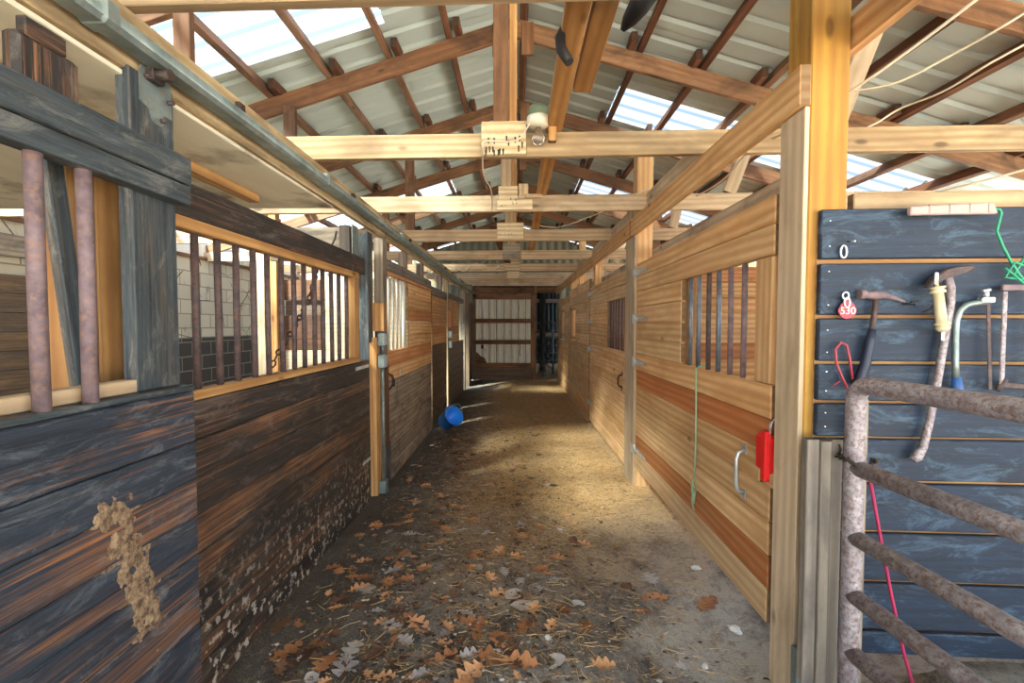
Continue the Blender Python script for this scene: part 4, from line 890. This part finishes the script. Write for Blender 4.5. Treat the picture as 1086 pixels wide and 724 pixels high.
def put_leaf(kind, x, y, L, rz=None):
    n = {'O': 5, 'G': 5, 'D': 4}[kind]; o = bpy.data.objects.new(LAB[kind][0], LM[kind, random.randrange(n)]); COL.objects.link(o)
    o.location = (x, y, fz(x, y) + .002); o.rotation_euler = (random.uniform(-.18, .18), random.uniform(-.18, .18), random.uniform(0, 6.28) if rz is None else rz)
    o.scale = (L, L * random.uniform(.8, 1.1), L * .8); props(o, LAB[kind][1], 'leaf', LAB[kind][2])
spots = [('O', 505, 588, .11), ('O', 528, 585, .1), ('O', 548, 590, .13), ('O', 527, 628, .11), ('O', 530, 678, .13), ('O', 560, 660, .14), ('O', 506, 660, .14), ('O', 443, 660, .13), ('O', 411, 618, .12), ('O', 425, 638, .08),
         ('O', 692, 632, .13), ('O', 750, 640, .14), ('O', 622, 662, .10), ('O', 622, 577, .10), ('O', 605, 585, .10), ('O', 555, 705, .15), ('O', 585, 662, .09), ('O', 430, 585, .1), ('O', 472, 560, .1), ('O', 460, 556, .1),
         ('O', 433, 550, .12), ('O', 482, 537, .1), ('O', 545, 545, .09), ('O', 600, 545, .09), ('O', 610, 552, .1), ('O', 620, 562, .08), ('O', 380, 625, .1), ('O', 352, 600, .12), ('O', 330, 680, .15), ('O', 345, 697, .14), ('O', 475, 700, .14), ('O', 682, 647, .08),
         ('O', 632, 534, .07), ('O', 545, 533, .08), ('O', 425, 538, .09), ('O', 640, 498, .06), ('O', 522, 700, .15), ('O', 500, 716, .14), ('O', 590, 590, .11), ('O', 575, 600, .1), ('O', 300, 690, .14),
         ('G', 465, 602, .09), ('G', 391, 626, .1), ('G', 402, 648, .09), ('G', 417, 662, .1), ('G', 497, 697, .1), ('G', 492, 560, .07), ('G', 373, 685, .12), ('G', 366, 703, .13), ('G', 614, 636, .08), ('G', 690, 612, .13), ('G', 556, 640, .13),
         ('G', 545, 628, .12), ('G', 595, 560, .07), ('G', 515, 562, .07), ('G', 535, 607, .09), ('G', 552, 612, .08), ('G', 587, 610, .08), ('G', 725, 698, .08), ('G', 448, 720, .1), ('G', 508, 604, .08), ('G', 570, 620, .09), ('G', 580, 682, .08),
         ('D', 320, 690, .16), ('D', 360, 640, .13), ('D', 300, 660, .12), ('D', 400, 690, .12), ('D', 340, 560, .11), ('D', 420, 560, .1), ('D', 610, 573, .1), ('D', 540, 690, .14), ('D', 480, 690, .12), ('D', 555, 560, .1), ('D', 663, 618, .06)]
for k, px_, py_, L_ in spots:
    x, y = floor_pt(px_, py_); put_leaf(k, x, y, L_ * 1.15)
rl = random.Random(11); cnt = 0
while cnt < 330:
    y = 1.75 + rl.random() ** 1.5 * 5.5; x = rl.gauss(-.28, .42) if rl.random() < .6 else rl.uniform(-1.1, -.5)
    if not -1.08 < x < .85 or (x > .3 and rl.random() < .6): continue
    put_leaf(rl.choices('OGD', (.42, .16, .42))[0], x, y, rl.uniform(.04, .115)); cnt += 1
m = MB(); rb_ = random.Random(9)
for k in range(5200):
    y = 1.45 + rb_.random() ** 1.5 * 6.5; x = rb_.gauss(-.3, .6)
    if not -1.12 < x < 1.03: continue
    if x > .3 and rb_.random() < .5: continue
    r = rb_.uniform(.004, .016) ; z = fz(x, y) + .002; c_ = Vector((x, y, z)); a0_ = rb_.random() * 6.28; tn = rb_.random(); nn = rb_.randint(4, 6)
    ring = [m.bm.verts.new(c_ + Vector((math.cos(a0_ + 6.283 * i / nn) * r * rb_.uniform(.5, 1.3), math.sin(a0_ + 6.283 * i / nn) * r * rb_.uniform(.4, 1.0), rb_.uniform(0, .007)))) for i in range(nn)]
    ct = m.bm.verts.new(c_ + Vector((0, 0, .006)))
    for i in range(nn):
        f = m.bm.faces.new((ring[i], ring[(i + 1) % nn], ct))
        for l in f.loops: l[m.tn] = (tn, tn, 0, 1)
obj('leaf_litter', m, litterm, label='crumbled leaf bits and debris scattered over the dark floor', cat='leaf litter', kind='stuff')
m = MB(); rs_ = random.Random(5)
for k in range(15000):
    y = 1.45 + rs_.random() ** 1.35 * 8.5; x = rs_.gauss(.2, .6)
    if not -1.1 < x < 1.02: continue
    if y < 3.4 and rs_.random() < .3: continue
    L_ = rs_.uniform(.012, .10 if rs_.random() < .5 else .04); a = rs_.uniform(0, 6.28); z = fz(x, y) + .003 + rs_.random() * .006; w = rs_.uniform(.0008, .0017)
    d_ = Vector((math.cos(a), math.sin(a), rs_.uniform(-.06, .1))); sd = Vector((-d_.y, d_.x, 0)) * w; c_ = Vector((x, y, z)); tn = rs_.random() * 1; b_ = Vector((-d_.y, d_.x, 0)) * rs_.uniform(-.1, .1) * L_
    p = [c_ - d_ * L_ / 2, c_ + b_, c_ + d_ * L_ / 2]; rr_ = [[m.bm.verts.new(q + sd), m.bm.verts.new(q - sd), m.bm.verts.new(q + Vector((0, 0, w * 1.6)))] for q in p]
    for A, B in zip(rr_, rr_[1:]):
        for i in range(3):
            f = m.bm.faces.new((A[i], A[(i + 1) % 3], B[(i + 1) % 3], B[i]))
            for l in f.loops: l[m.tn] = (tn, tn, 0, 1)
obj('straw', m, strawm, label='loose straw and hay scattered over the aisle floor', cat='straw', kind='stuff')
for (px_, py_, s_, lb) in ((779, 663, .035, 'flat pale stone near the bottom of the nearest right gate'), (748, 700, .02, 'small white chip left of the yellow post foot'), (581, 676, .022, 'white chip among the oak leaves at bottom centre'), (447, 714, .02, 'white chip at the bottom edge among leaves'), (738, 602, .028, 'pale stone along the foot of the nearest right gate'), (637, 553, .02, 'small dark clod in the middle of the aisle'), (458, 471, .03, 'pale stone by the left wall near the blue bucket'), (608, 572, .04, 'dark manure clod right of centre in the aisle'), (664, 617, .035, 'dark clod in front of the nearest right gate')):
    x, y = floor_pt(px_, py_); m = MB(); tb = bmesh.new(); bmesh.ops.create_icosphere(tb, subdivisions=2, radius=1); r = random.Random(px_)
    for v in tb.verts: q = 1 + r.uniform(-.25, .25); v.co = Vector((v.co.x * s_ * q, v.co.y * s_ * .7 * q, v.co.z * s_ * .4 * q))
    m.merge(tb, Matrix.Translation((x, y, fz(x, y) + s_ * .25)) @ Matrix.Rotation(r.uniform(0, 3), 4, 'Z')); obj('clod' if 'clod' in lb else 'stone_chip', m, leafD if 'clod' in lb else stone, label=lb, cat='clod' if 'clod' in lb else 'stone')
